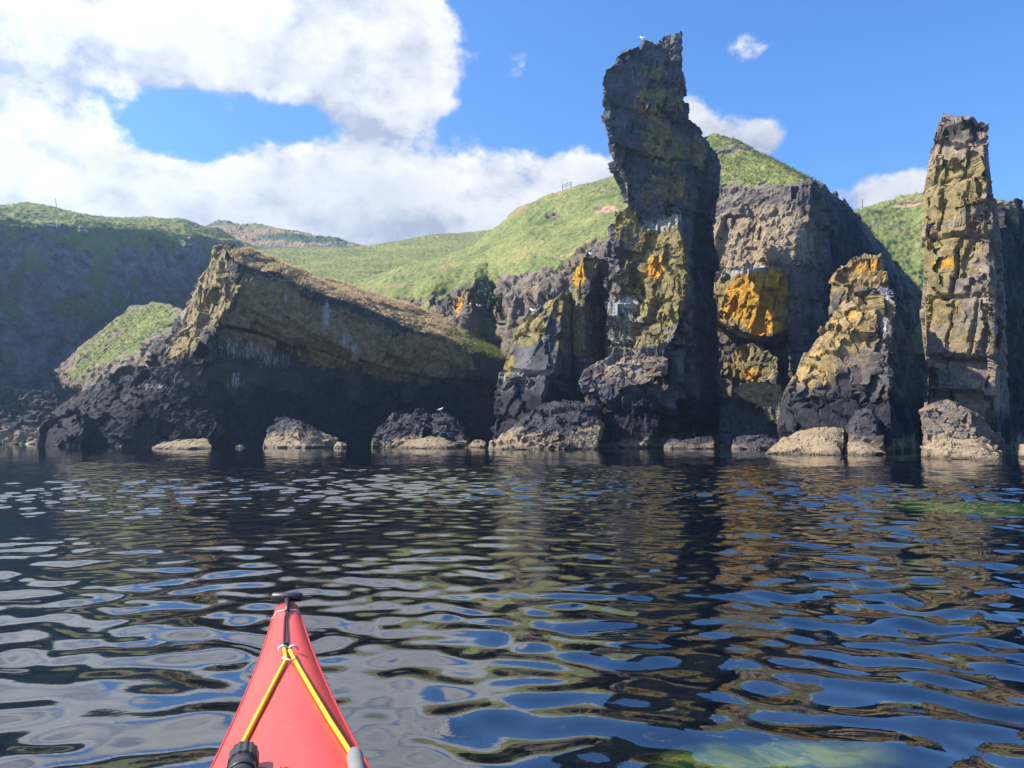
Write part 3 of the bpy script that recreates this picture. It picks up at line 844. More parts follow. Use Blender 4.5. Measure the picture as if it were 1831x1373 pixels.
# ------------------------------------------------------------------ rocks: centre
but, *_ = rock('dark_buttress', [
    ([(952, 560, 57.5), (1005, 520, 56.2), (908, 620, 56.6), (905, 650, 56.0), (975, 592, 54.6), (985, 660, 53.6), (890, 715, 55.0), (962, 715, 52.8)], 3, [(1045, 600, 61), (1045, 700, 60), (1030, 525, 61)]),
    ([(892, 700, 54.8), (985, 655, 53.7), (962, 718, 52.8), (880, 797, 53.6), (945, 797, 51.6), (886, 750, 54.2)], 4, [(1048, 680, 60), (1048, 797, 58), (1000, 797, 55)]),
    ([(905, 640, 56), (935, 600, 55.6), (955, 610, 54.9), (975, 650, 53.6), (950, 680, 53.4), (900, 672, 55.2)], 2),
], 0.11, 55, M_STACK, 'squat dark buttress with fissured purple grey face left of the tall stack', 'rock', fr=FRB(1.9) + FRV(.5)[:1], warp=(0.121, 2.5), tan=(0.5, 1.0), dark=(1.3, 4.6, 1.2),
    lich=[(945, 590, 40, 40, .85, 56), (1000, 540, 40, 40, .8, 57), (910, 650, 14, 40, .7, 56), (1010, 600, 40, 60, .45, 57)], gua=[(975, 607, 14, 5, .6, 54.4), (900, 675, 12, 6, .6, 55), (930, 665, 14, 5, .5, 54), (990, 650, 12, 8, .5, 54)], buff0=.15)

fin, *_ = rock('upright_fin', [
    ([(1020, 482, 58.4), (1040, 462, 57.6), (1024, 560, 57.4), (1036, 640, 56.6), (1032, 705, 56.0), (1048, 480, 57.2), (1046, 600, 56.6), (1050, 700, 56)], 1.5, [(1092, 462, 64.5), (1094, 560, 64), (1092, 700, 63), (1050, 700, 62), (1030, 500, 64)]),
    ([(1040, 456, 57.4), (1062, 449, 57.6), (1080, 463, 58.2), (1062, 502, 57.2), (1045, 490, 57)], 1.6),
], 0.11, 58, M_STACK, 'narrow upright rock fin with orange tipped edge between buttress and stack', 'rock', fr=FRV(.55), warp=(0.0825, 2), dark=(1, 3.5, 1),
    lich=[(1050, 470, 30, 30, .8, 57.4), (1030, 560, 16, 90, .8, 57), (1065, 600, 40, 100, .55, 59)], org=[(1037, 492, 11, 17, 1.0, 57.2)], gua=[(1030, 540, 7, 20, .5, 57)], buff0=.2, tan=None)

ledges = []
rs = random.Random(4)
for i in range(8):
    y0 = 462 + i * 24
    pr = [1.0, .2, .75, .35, .95, .3, .7, .5][i]
    xl = [1098, 1096, 1092, 1088, 1086, 1090, 1092, 1088][i]
    xr = [1128, 1140, 1148, 1146, 1154, 1148, 1140, 1150][i]
    d = 56.2 - pr * 1.3
    ledges.append(([(xl, y0 + 4, d + .5), (xr, y0, d - .1), (xl - 2, y0 + 16, d + .3), (xr, y0 + 15, d - .3)], 3.5))
stack, *_ = rock('tall_sea_stack', [
    # crown and horn
    ([(1099, 93, 53.9), (1128, 78, 54), (1150, 70, 54.4), (1172, 92, 54.6), (1080, 142, 53.2), (1076, 190, 53.0), (1078, 214, 53.0), (1221, 110, 54.8), (1228, 170, 55), (1232, 218, 55.2)], 3.0),
    ([(1188, 60, 55.0), (1219, 52, 55.2), (1200, 54, 55.6), (1168, 92, 54.6), (1222, 118, 54.9), (1180, 125, 54.5)], 2.4),
    ([(1077, 212, 53.1), (1092, 250, 53.3), (1096, 292, 53.7), (1112, 325, 54.2), (1234, 214, 55.2), (1240, 330, 55.4), (1170, 330, 54.4)], 3.2),
    # shoulder on the right
    ([(1232, 222, 55.3), (1247, 222, 56.0), (1262, 240, 56.6), (1270, 262, 57.0), (1285, 292, 58), (1284, 330, 58.4), (1225, 330, 55.3), (1215, 400, 55)], 3.0),
    ([(1112, 318, 54.2), (1118, 350, 54.5), (1130, 388, 54.8), (1240, 320, 55.4), (1284, 310, 58.3), (1276, 400, 59.0), (1230, 410, 55.2), (1140, 420, 55.2)], 4),
    # dark right-hand wall
    ([(1220, 372, 54.6), (1228, 480, 53.8), (1232, 600, 53.4), (1205, 700, 52.8), (1200, 797, 52.4)], 3, [(1276, 380, 58.6), (1272, 480, 58.6), (1280, 600, 58.6), (1292, 700, 58.6), (1294, 797, 58.6), (1200, 797, 58), (1200, 400, 59)]),
    # lit yellow front
    ([(1140, 414, 55.6), (1217, 379, 52.6), (1225, 420, 52.4), (1229, 505, 52.1), (1227, 562, 52.0), (1136, 500, 55.6), (1148, 590, 55.2)], 3.5),
    ([(1148, 540, 55.2), (1228, 520, 52.1), (1232, 545, 52.2), (1202, 610, 52.0), (1150, 640, 54.4), (1188, 640, 52.2), (1120, 650, 54.8)], 3),
    ([(1096, 385, 55.6), (1122, 372, 55), (1140, 380, 55), (1140, 420, 55.2), (1150, 470, 55.4), (1094, 440, 56.4), (1092, 470, 56.4)], 3),
    # body behind the steps
    ([(1088, 440, 57.2), (1150, 440, 56.2), (1150, 680, 55.6), (1086, 680, 56.8)], 5),
    # lit grey foot, recess, and base
    ([(1046, 672, 53.2), (1060, 660, 53.4), (1112, 640, 53.6), (1188, 606, 52.6), (1184, 668, 51.4), (1172, 678, 51.4), (1110, 690, 51.8), (1052, 700, 52.4)], 4),
    ([(1056, 695, 53.4), (1180, 690, 53.0), (1185, 797, 53.0), (1056, 797, 53)], 5),
    ([(1062, 700, 52.6), (1100, 692, 52.2), (1145, 700, 52), (1135, 735, 51.8), (1075, 735, 52)], 2),
    ([(1082, 735, 51.8), (1130, 726, 51.6), (1158, 712, 51.8), (1170, 740, 51.6), (1160, 775, 51.0), (1130, 798, 50.8), (1072, 797, 51.0)], 3),
] + ledges, 0.105, 55, M_STACK, 'tallest sea stack with a leaning dark head and yellow lit front', 'sea stack', fr=FRH(.85)[:2] + FRV(.95), warp=(0.132, 2.6), rough=0.05,
    lich=[(1180, 480, 60, 95, 1.0, 53.8), (1180, 540, 50, 50, 1.0, 53.4), (1120, 400, 28, 40, .8, 55.5), (1185, 180, 70, 50, .58, 54), (1190, 260, 60, 60, .58, 54.6), (1190, 340, 60, 40, .55, 55), (1150, 600, 60, 30, .6, 54), (1170, 120, 40, 30, .5, 54), (1250, 280, 30, 60, .55, 56)],
    org=[(1172, 480, 18, 26, .75, 54.2), (1166, 425, 14, 12, .5, 54.5), (1218, 450, 6, 22, .7, 53.2)],
    gua=[(1185, 398, 45, 14, .9, 54), (1115, 540, 30, 14, .8, 55), (1115, 570, 32, 14, .8, 55), (1110, 600, 30, 22, .55, 55), (1116, 500, 30, 10, .5, 55), (1120, 655, 50, 16, .35, 53), (1125, 125, 20, 20, .35, 53.6)],
    dark=(1.3, 4.2, 1.0), darkspots=[(1262, 560, 34, 250, 1.0, 57), (1150, 740, 60, 60, .6, 52)], tan=(.9, 1.2), buff=[(1130, 660, 70, 30, .6, 53), (1120, 560, 40, 90, .5, 55.5), (1110, 770, 60, 30, .4, 51)], buff0=.1)  # tall dark spot paints deeper shade onto the right-hand wall

# ------------------------------------------------------------------ rocks: orange cliff and knoll
cliff, kc, kn, kg = rock('orange_faced_cliff', [
    # brown columns above the ledge
    ([(1250, 392, 66.8), (1300, 376, 65.5), (1370, 378, 64.0), (1420, 348, 63.4), (1448, 326, 63.0), (1262, 484, 66.0), (1330, 482, 63.6), (1404, 470, 62.0), (1430, 400, 62.6)], 6),
    # dark flank turned away from the light
    ([(1447, 326, 63.0), (1406, 470, 62.0), (1410, 600, 61.4), (1425, 797, 61.2)], 6, [(1475, 334, 68.0), (1505, 352, 74.0), (1535, 392, 79.0), (1560, 430, 82.0), (1600, 470, 85.0), (1660, 545, 88.0), (1660, 797, 82.0), (1540, 797, 70.0)]),
    # orange block
    ([(1262, 492, 65.4), (1300, 480, 64.0), (1405, 474, 61.3), (1412, 588, 60.8), (1380, 604, 61.2), (1335, 598, 62.3), (1330, 570, 62.8), (1266, 566, 65.0)], 5),
    # cave back
    ([(1258, 560, 68.0), (1420, 590, 64.5), (1425, 797, 64.0), (1255, 797, 66.0)], 6),
    ([(1310, 622, 63.5), (1345, 612, 62.4), (1370, 622, 62.0), (1392, 650, 61.4), (1390, 692, 61.0), (1340, 688, 62.1), (1322, 660, 62.9)], 3),
    # knoll
    ([(1245, 395, 67.0), (1300, 380, 66.0), (1380, 378, 65.0), (1425, 348, 64.4), (1450, 326, 64.5), (1480, 338, 69.0), (1400, 298, 76.5), (1340, 262, 82.0), (1300, 246, 85.0), (1272, 241, 86.0), (1240, 262, 86.0)], 7, [(1500, 420, 80.0), (1240, 420, 77.0)]),
], 0.16, 62, M_LIGHT, 'cliff with vivid orange lichen face below brown columns and a grassy knoll', 'cliff', fr=FRV(.95), warp=(0.165, 3.0), rough=.06,
    lich=[(1340, 540, 90, 70, .75, 62.5), (1345, 650, 50, 40, .8, 62.0), (1560, 440, 90, 60, .2, 80.0)], org=[(1350, 535, 44, 62, .95, 62.3), (1385, 515, 22, 40, .9, 61.6), (1370, 585, 28, 16, .9, 61.6), (1300, 545, 16, 22, .55, 63.3), (1345, 670, 24, 16, .6, 62.0)],
    gua=[(1310, 486, 50, 7, .95, 63.4), (1350, 478, 22, 7, .9, 62.6)], buff=[(1340, 430, 110, 60, .95, 64.0), (1300, 510, 40, 30, .6, 63.5), (1345, 650, 60, 40, .6, 62.0)], buff0=.1,
    dark=(1, 3.0, 1), tan=(.6, 1), grass=[(1350, 310, 140, 62, 1.0, 76.0), (1290, 262, 80, 40, 1.0, 85.0), (1400, 320, 80, 40, 1., 70.0), (1560, 430, 120, 100, .7, 84.0)], grassn=0.42, darkspots=[(1520, 560, 110, 220, .9, 72.0)])  # dark spot paints shade onto the flank turned from the sun
TUFTS.append((kc, kn, kg, 9000, 0.18, 9))

# ------------------------------------------------------------------ rocks: right
rock('back_pinnacle', [
    ([(1478, 540, 50.4), (1484, 505, 50.2), (1508, 474, 49.6), (1545, 450, 48.8), (1574, 453, 48.6), (1592, 502, 48.4), (1596, 560, 48.4), (1478, 600, 50), (1470, 700, 49.4), (1600, 700, 48)], 4, [(1610, 540, 53), (1625, 700, 54)])],
    0.11, 49, M_OCHRE, 'ochre topped rock peak rising behind the twin spired rock', 'rock', fr=FRV(.7), warp=(0.11, 2), lich=[(1540, 480, 60, 45, 1.0, 49), (1490, 560, 40, 50, .4, 50)], org=[(1545, 475, 26, 22, .5, 49)], buff=[(1540, 490, 60, 50, .6, 49)], dark=(1, 3, 1), tan=None, buff0=.1)

rock('twin_spire', [
    ([(1392, 786, 37.6), (1400, 695, 38.6), (1430, 640, 39.0), (1455, 602, 39.2), (1510, 527, 39.6), (1552, 514, 38.8), (1556, 530, 38.4), (1548, 600, 37.8), (1536, 700, 36.8), (1530, 790, 36.0), (1420, 797, 36.4)], 3.6),
    ([(1568, 522, 39.2), (1584, 511, 39.0), (1602, 517, 39.0), (1603, 545, 38.4), (1540, 622, 38.3), (1592, 620, 37.0), (1541, 700, 37.4), (1594, 720, 36.0), (1594, 800, 35.2), (1546, 800, 36.0)], 2.4, [(1622, 570, 42), (1640, 640, 42.5), (1652, 720, 42.8), (1656, 800, 43)]),
    ([(1500, 640, 38.2), (1560, 560, 39.5), (1560, 790, 38.4), (1500, 790, 38)], 2.5),
], 0.085, 38, M_OCHRE, 'twin spired pointed rock with ochre crest and dark lower columns', 'rock', fr=FRV(.62) + [((.9, .9, 2.4), (0, -28, 10), .12, .14, .10)], warp=(0.099, 2.0), rough=.04,
    lich=[(1500, 560, 62, 44, 1.0, 39), (1440, 640, 40, 60, .95, 39), (1585, 570, 24, 50, .9, 38.4), (1515, 590, 40, 50, .8, 38)], org=[(1500, 560, 40, 30, .4, 39), (1450, 640, 30, 40, .35, 39)],
    gua=[(1588, 520, 14, 20, .85, 38.8), (1582, 580, 12, 30, .5, 38), (1530, 540, 16, 16, .35, 38.6)], buff=[(1490, 580, 80, 80, .6, 38.5)], buff0=.15, dark=(1, 3.6, .8), tan=(.75, .8))

M_STACKR = M_LIGHT
rock('right_sea_stack_tmp', [
    ([(1676, 208, 42.2), (1681, 201, 42.3), (1697, 203, 41.8), (1708, 214, 41.6), (1676, 222, 42.1), (1706, 224, 41.4)], 2.6),
    ([(1712, 208, 41.6), (1723, 203, 41.0), (1738, 206, 40.8), (1764, 214, 40.8), (1771, 248, 40.6), (1712, 228, 41.4), (1730, 250, 40.4)], 3),
    ([(1668, 228, 42.1), (1766, 228, 40.2), (1666, 250, 42.0), (1768, 262, 40.0), (1672, 252, 41.7), (1700, 262, 41.0)], 3.4),
    ([(1669, 250, 42.3), (1766, 250, 40.2), (1668, 288, 42.1), (1652, 300, 42.5), (1651, 352, 42.2), (1772, 350, 39.8), (1768, 300, 40.0)], 3.4, [(1778, 320, 44.0), (1780, 360, 44.0)]),
    ([(1652, 340, 42.3), (1772, 340, 39.9), (1648, 372, 42.2), (1650, 450, 41.9), (1775, 440, 39.6), (1652, 520, 41.8), (1780, 520, 39.4)], 3.6, [(1790, 440, 44.5), (1796, 520, 45.0)]),
    ([(1650, 480, 41.9), (1779, 480, 39.5), (1640, 545, 42.1), (1660, 600, 41.3), (1664, 690, 40.9), (1784, 600, 39.0), (1786, 700, 38.8), (1700, 700, 40.0)], 4, [(1802, 560, 45.0), (1806, 700, 45.0)]),
    ([(1664, 660, 41.5), (1786, 660, 39.6), (1790, 800, 39.6), (1650, 800, 41.7)], 5, [(1808, 700, 46.0), (1812, 800, 46.0)]),
    ([(1690, 300, 41.0), (1736, 270, 40.0), (1756, 330, 39.6), (1750, 362, 39.5), (1712, 372, 40.3)], 1.5),
    ([(1772, 432, 40.0), (1780, 432, 40.2), (1782, 500, 40.0), (1774, 500, 39.4)], 2),
], 0.085, 40, M_STACKR, 'slender square topped sea stack with ochre ledges at right', 'sea stack', fr=FRH(.72) + FRV(.35)[:1], warp=(0.088, 2.0), rough=.04,
    lich=[(1700, 330, 70, 70, .72, 40.6), (1690, 450, 60, 60, .85, 40.4), (1680, 540, 40, 50, .85, 40.4), (1730, 600, 60, 60, .4, 39.6), (1740, 420, 40, 60, .5, 39.8)], org=[(1690, 465, 36, 14, .55, 40.6), (1665, 290, 10, 12, .5, 41), (1670, 530, 22, 30, .4, 40.6), (1662, 335, 10, 16, .45, 41)],
    gua=[(1664, 415, 14, 6, .5, 41), (1778, 445, 6, 20, .6, 40)], buff0=.5, dark=(1, 2.6, .8), tan=(.6, 1), darkspots=[(1720, 228, 60, 26, .6, 41)])
bpy.data.objects['right_sea_stack_tmp'].name = 'slender_sea_stack'

rock('shadowed_cliff', [
    ([(1774, 352, 50), (1800, 358, 51.5), (1812, 372, 52.5), (1835, 402, 54.5), (1930, 430, 60), (1770, 420, 49), (1765, 800, 47.5), (1960, 800, 58), (1960, 500, 60)], 10)],
    0.17, 51, M_SLAB, 'shaded dark cliff at the right edge behind the slender stack', 'cliff', fr=FRV(1.0), warp=(0.22, 3), dark=(1, 6, 1), tan=(.6, 1), lich=[(1795, 395, 20, 24, .6, 52)], buff=[(1800, 375, 30, 30, .7, 52)])  # lichen and buff spots paint in the small sunlit patch near the top


# ------------------------------------------------------------------ boulders
def boulder(hulls, d0, label, vox=0.07, tan=(1.0, 1.2), dark=(1, 6, 1), mat=None, a=1.0, lich=(), warp=(0.077, 1.2), name='boulder', buff0=.1, gua=()):
    rock(name, hulls, vox, d0, mat or M_BOULD, label, 'boulder', fr=FRB(a), warp=warp, rough=.03, tan=tan, dark=dark, lich=lich, buff0=buff0, gua=gua, group='boulders along the waterline')


boulder([([(272, 801, 49.5), (300, 790, 50.5), (340, 785, 50.5), (372, 786, 50), (380, 801, 48.6), (330, 803, 47.6)], 2.0)], 49, 'low flat tan rock awash in front of the tilted slab', tan=(2, .3), a=.35)
boulder([([(420, 799, 52), (430, 796, 52.4), (440, 799, 51.6)], .6)], 52, 'tiny tan stone awash beside the wedge shaped boulder', tan=(2, .3), a=.3)
boulder([([(470, 800, 52.5), (480, 765, 54), (505, 745, 54.2), (530, 750, 53.6), (545, 800, 51.2)], 2.5, [(610, 794, 55), (575, 770, 56)])], 53, 'wedge shaped grey boulder with a sunlit tan left end', tan=(1.1, 1.2), a=.6, buff0=.35)
boulder([([(596, 799, 51.6), (606, 788, 52), (622, 797, 51.6), (612, 800, 51)], .8)], 51.5, 'small tan stone at the tip of the wedge shaped boulder', tan=(2, .3), a=.4)
boulder([([(664, 796, 55), (680, 768, 56), (692, 752, 56.4), (715, 748, 56), (760, 760, 55), (750, 797, 53.4)], 3),
         ([(715, 752, 56.4), (738, 738, 57), (752, 732, 57.2), (766, 740, 57), (770, 765, 56), (720, 770, 55.4)], 2),
         ([(770, 748, 57.2), (790, 740, 57.4), (806, 746, 57), (830, 778, 56), (835, 796, 55), (770, 797, 54.4)], 3)], 55.5, 'knobbly dark boulder with rounded humps and a pale left foot', tan=(.55, 1.2), a=1.5, warp=(0.138, 1.2))
boulder([([(706, 801, 50.5), (730, 790, 51.4), (765, 781, 51.6), (795, 786, 51.6), (815, 797, 51.2), (790, 801, 49.8)], 2)], 51, 'low tan rock awash in front of the knobbly dark boulder', tan=(2, .3), a=.5)
boulder([([(830, 798, 54), (850, 788, 55), (868, 792, 55), (862, 799, 53.6)], 1.5)], 54, 'small grey rock at the foot of the dark buttress', a=.8)
boulder([([(876, 800, 48.6), (905, 776, 49.6), (935, 750, 50.2), (955, 730, 50.6), (1000, 720, 50.4), (1060, 719, 50.0), (1076, 730, 50.2), (1070, 802, 47.6), (960, 803, 46.8), (985, 770, 48)], 3.2),
         ([(915, 800, 47.2), (945, 770, 48.2), (990, 766, 47.8), (1010, 785, 47.2), (1000, 803, 46.6)], 2),
         ([(870, 804, 46.8), (900, 792, 47.6), (960, 797, 46.6), (975, 804, 46), (900, 805, 45.6)], 1.5)], 48.5, 'broad lumpy boulder with tan foot in front of the dark buttress', tan=(1.25, 1.4), a=1.35, warp=(0.121, 1.3), buff0=.35)
boulder([([(1187, 800, 49.6), (1205, 788, 50.2), (1240, 786, 50), (1275, 789, 49.8), (1276, 801, 48.8), (1200, 803, 48.6)], 1.6)], 49.5, 'low grey rock awash below the dark wall of the tallest stack', tan=(.3, .5), a=1.0, buff0=.35)
boulder([([(1306, 800, 47.6), (1312, 784, 48.4), (1345, 780, 48.4), (1392, 785, 47.4), (1396, 801, 46.6), (1350, 803, 46.4)], 1.8)], 47.5, 'low grey rock awash left of the twin spired rock', tan=(.3, .5), a=1.0, buff0=.35)
boulder([([(1286, 730, 54), (1320, 712, 54.5), (1360, 716, 54), (1392, 750, 53.4), (1392, 797, 52), (1286, 797, 53)], 4)], 53.5, 'large rounded boulder in deep shade at the cave mouth', tan=(.4, .5))
boulder([([(1308, 696, 53.6), (1330, 688, 54), (1372, 685, 54), (1398, 694, 53.4), (1400, 712, 52.6), (1372, 726, 52.2), (1330, 712, 52.8)], 3),
         ([(1360, 712, 52.8), (1398, 712, 52.2), (1400, 762, 51.6), (1382, 750, 52)], 2)], 53.2, 'olive topped boulder wedged left of the twin spired rock', lich=[(1355, 695, 60, 26, .9, 53.4)], buff0=.6, dark=None, tan=(.3, .5))
boulder([([(1368, 811, 35.4), (1400, 788, 36.4), (1432, 764, 37.0), (1500, 757, 36.4), (1510, 768, 36.0), (1506, 812, 34.2), (1480, 815, 33.8), (1440, 814, 33.8)], 2.4),
         ([(1430, 814, 33.8), (1462, 788, 34.8), (1492, 786, 34.4), (1505, 814, 33.4)], 1.2)], 35.3, 'large smooth tan boulder at the foot of the twin spired rock', tan=(2.4, .4), a=.75, warp=(0.077, 1.0), vox=.055)
boulder([([(1512, 775, 35.4), (1532, 735, 35.6), (1545, 725, 35.6), (1560, 732, 35.2), (1574, 775, 34.6), (1572, 800, 34.2), (1520, 800, 34.6)], 1.6),
         ([(1508, 814, 33.6), (1518, 790, 34.4), (1545, 782, 34.2), (1580, 812, 33.2), (1540, 817, 32.8)], 1.4)], 34.6, 'upright grey stone with tan base between the two spires', tan=(.85, .6), a=.9, vox=.055)
boulder([([(1643, 740, 32.0), (1660, 722, 32.4), (1690, 716, 32.4), (1715, 726, 31.8), (1745, 745, 31.4), (1735, 785, 30.2), (1665, 795, 30.4), (1650, 770, 31)], 2.6, [(1775, 770, 33), (1798, 812, 32.5)])], 31.4, 'rounded grey boulder at the foot of the slender stack', tan=(.25, .4), a=1.0, buff0=.45, dark=(1, .9, .3), vox=.055)
boulder([([(1648, 808, 29.4), (1664, 786, 30.2), (1690, 776, 30.2), (1736, 778, 29.6), (1762, 790, 29.2), (1790, 812, 28.6), (1770, 822, 27.4), (1700, 818, 27.8)], 2)], 29, 'lumpy tan boulder under the rounded grey one by the slender stack', tan=(2.2, .3), a=.9, vox=.05)
boulder([([(1735, 822, 26.4), (1756, 816, 26.6), (1786, 815, 26.4), (1789, 825, 25.6), (1750, 826, 25.4)], .8)], 26, 'small flat tan rock awash at the lower right', tan=(2, .3), a=.5, vox=.045)
boulder([([(1823, 818, 29), (1828, 795, 30), (1850, 780, 30), (1880, 800, 29), (1870, 822, 27.6)], 2)], 29, 'tan boulder cut by the right edge of the picture', tan=(2, .3), a=.8)

tufts()
# ------------------------------------------------------------------ kayak
print('triangles so far', TRI[0])
KA = rad(16.05)
KR = Vector((math.cos(KA), math.sin(KA), 0))        # to starboard
KF = Vector((-math.sin(KA), math.cos(KA), 0))       # towards the bow


def K(s, q, z):
    return KF * s + KR * (q + 0.016) + Vector((0, 0, z))


BOW, STERN = 2.52, -2.7


def half(s):
    if s > 0:
        t = max(0.0, min(1.0, (BOW - s) / BOW))
        return 0.034 + 0.225 * (1 - (1 - t) ** 1.75) * min(1, t * 1.0 + 0.38) if t > 0 else 0.034
    t = max(0.0, min(1.0, (s - STERN) / -STERN))
    return 0.02 + 0.27 * (1 - (1 - t) ** 2.2)


def sheer(s):
    t = s / BOW if s > 0 else s / STERN
    return 0.215 + 0.115 * abs(t) ** 2.4


def crown(s):
    t = s / BOW if s > 0 else s / STERN
    return 0.075 * (1 - 0.75 * abs(t) ** 1.5)


def deckz(s, q):
    h = half(s)
    u = min(1, abs(q) / h)
    return sheer(s) + crown(s) * (1 - u ** 2.2)


def ray_deck(x, y, lift=0.0):
    """where the sight line through photo point (x, y) meets the foredeck"""
    a = Vector((0, 0, CAMH))
    dr = (Vector(P(x, y, 2.0)) - a)
    lo, hi = 0.3, 2.2
    for _ in range(60):
        m = (lo + hi) / 2
        p = a + dr * m
        s, q = p.dot(KF), p.dot(KR) - 0.016
        if p.z > deckz(min(s, BOW), q) + lift:
            lo = m
        else:
            hi = m
    return a + dr * lo


def tube(name, pts, r, mat, parent=None, n=8, cap=True, **kw):
    bm = bmesh.new()
    rings = []
    pts = [Vector(p) for p in pts]
    for i, p in enumerate(pts):
        tdir = (pts[min(i + 1, len(pts) - 1)] - pts[max(i - 1, 0)]).normalized()
        up = Vector((0, 0, 1)) if abs(tdir.z) < 0.9 else Vector((1, 0, 0))
        a = tdir.cross(up).normalized()
        b = a.cross(tdir).normalized()
        rr = r[i] if isinstance(r, (list, tuple)) else r
        rings.append([bm.verts.new(p + a * rr * math.cos(2 * math.pi * k / n) + b * rr * math.sin(2 * math.pi * k / n)) for k in range(n)])
    for i in range(len(rings) - 1):
        for k in range(n):
            bm.faces.new((rings[i][k], rings[i][(k + 1) % n], rings[i + 1][(k + 1) % n], rings[i + 1][k]))
    if cap:
        bm.faces.new(list(reversed(rings[0])))
        bm.faces.new(rings[-1])
    bmesh.ops.recalc_face_normals(bm, faces=bm.faces)
    for f in bm.faces:
        f.smooth = len(f.verts) == 4
    me = bpy.data.meshes.new(name)
    bm.to_mesh(me)
    bm.free()
    return put(name, me, mat, parent, **kw)


def scratched(name, col):
    m, t = newmat(name)
    pos = t.n('ShaderNodeNewGeometry').outputs['Position']
    n1 = t.noise(pos, 3.0, 5, 0.6)
    sc = t.noise(t.vm('MULTIPLY', pos, (18, 140, 60)), 1.0, 3, 0.6, 1.2)
    c = t.mix(t.ramp(n1, 0.3, 0.7), tuple(0.93 * q for q in col), col)
    c = t.mix(t.m('MULTIPLY', t.ramp(sc, 0.66, 0.74), 0.25), c, (0.9, 0.55, 0.5))
    sp = t.noise(pos, 90, 2, 0.5)
    rg = t.ramp(n1, 0.3, 0.7, 0.26, 0.42)
    bp = t.n('ShaderNodeBump', {'Height': sp, 'Strength': 0.15, 'Distance': 0.002}).outputs[0]
    finish(t, c, rg, bp, 0.45)
    return m


M_RED = scratched('red_hull', (0.72, 0.070, 0.060))
M_BLACK = plain('black_rubber', (0.016, 0.015, 0.017), 0.45, 0.5, .3, 60)
M_CAP = plain('black_plastic', (0.026, 0.025, 0.027), 0.38, 0.5, .3, 90)
M_GREY = plain('grey_foam', (0.17, 0.17, 0.165), 0.75, 0.3, .25, 60, .002)
M_YEL = plain('yellow_cord', (0.72, 0.42, 0.016), 0.6, 0.3, .18, 160, .002)
M_WCORD = plain('white_cord', (0.62, 0.58, 0.66), 0.6, 0.3, .2, 160)
M_MAROON = plain('maroon_cord', (0.07, 0.016, 0.03), 0.6, 0.3, .2, 160)
M_STEEL = plain('steel', (0.55, 0.53, 0.52), 0.3, 0.7, .1, 50)

kayak = put('kayak', None, label='red sea kayak bow with yellow deck lines on the water', cat='kayak')
kayak.location = (0, 0, 0)
bm = bmesh.new()
NS, NQ = 150, 28
top, bot = [], []
for i in range(NS + 1):
    s = STERN + (BOW - STERN) * i / NS
    h = half(s)
    row = []
    t = s / BOW if s > 0 else s / STERN
    keel = -0.10 + (0.10 + sheer(s) * 0.82) * max(0, abs(t) - 0.80) / 0.20 if abs(t) > 0.80 else -0.10
    for j in range(NQ):
        a = 2 * math.pi * j / NQ
        q = h * math.sin(a)
        ca = math.cos(a)
        if ca >= 0:
            z = deckz(s, q * 0.999)
        else:
            z = sheer(s) - (sheer(s) - keel) * (abs(ca) ** 0.75)
            q *= 1.0
        row.append(bm.verts.new(K(s, q, z)))
    top.append(row)
for i in range(NS):
    for j in range(NQ):
        f = bm.faces.new((top[i][j], top[i][(j + 1) % NQ], top[i + 1][(j + 1) % NQ], top[i + 1][j]))
        f.smooth = True
bm.faces.new(top[0])
bm.faces.new(list(reversed(top[-1])))
bmesh.ops.recalc_face_normals(bm, faces=bm.faces)
me = bpy.data.meshes.new('hull')
bm.to_mesh(me)
bm.free()
put('hull', me, M_RED, kayak)

M_SEAM = plain('hull_seam', (0.42, 0.022, 0.022), 0.4, 0.4, .1, 40)
for sg_ in (-1, 1):
    tube('seam', [K(0.3 + 2.12 * i / 40, sg_ * (half(0.3 + 2.12 * i / 40) + .0005), sheer(0.3 + 2.12 * i / 40)) for i in range(41)], .0028, M_SEAM, kayak, n=6)

# cockpit rim and cover behind the view
ring = []
for i in range(33):
    a = 2 * math.pi * i / 32
    s, q = -0.05 + 0.42 * math.cos(a), 0.20 * math.sin(a)
    ring.append(K(s, q, deckz(s, q) + 0.03))
tube('cockpit_rim', ring, 0.014, M_BLACK, kayak)
bm = bmesh.new()
bm.faces.new([bm.verts.new(p + Vector((0, 0, -0.004))) for p in ring[:-1]])
me = bpy.data.meshes.new('spray_cover')
bm.to_mesh(me)
bm.free()
put('spray_cover', me, M_BLACK, kayak)

# bow toggle: a rounded black bar on a short strap
tp = ray_deck(507, 1080)
tip = K(BOW - 0.02, 0, deckz(BOW - 0.02, 0))
bc = tip + Vector((0, 0, 0.015)) + KF * 0.012
hw = 0.045
TX = (KR * 0.96 - KF * 0.28).normalized()
tog = tube('toggle', [bc - TX * hw, bc - TX * (hw - .004), bc, bc + TX * (hw - .004), bc + TX * hw], [.010, .0135, .0135, .0135, .010], M_BLACK, kayak, n=12)
tube('toggle_strap', [bc - Vector((0, 0, .004)), bc - KF * 0.05 - Vector((0, 0, .012)), K(BOW - 0.13, 0, deckz(BOW - .13, 0) + .006)], [.008, .007, .006], M_BLACK, kayak)
D = lambda x, y, l=0.004: ray_deck(x, y, l)
tube('toggle_cord', [K(BOW - 0.12, 0, deckz(BOW - .12, 0) + .006), D(509, 1105, .006), D(508, 1130, .006), D(507, 1152, .006)], .0032, M_MAROON, kayak)
tube('toggle_cord', [K(BOW - 0.12, 0.003, deckz(BOW - .12, 0) + .005), D(512, 1110, .004), D(514, 1140, .004), D(514, 1156, .004)], .0026, M_MAROON, kayak)
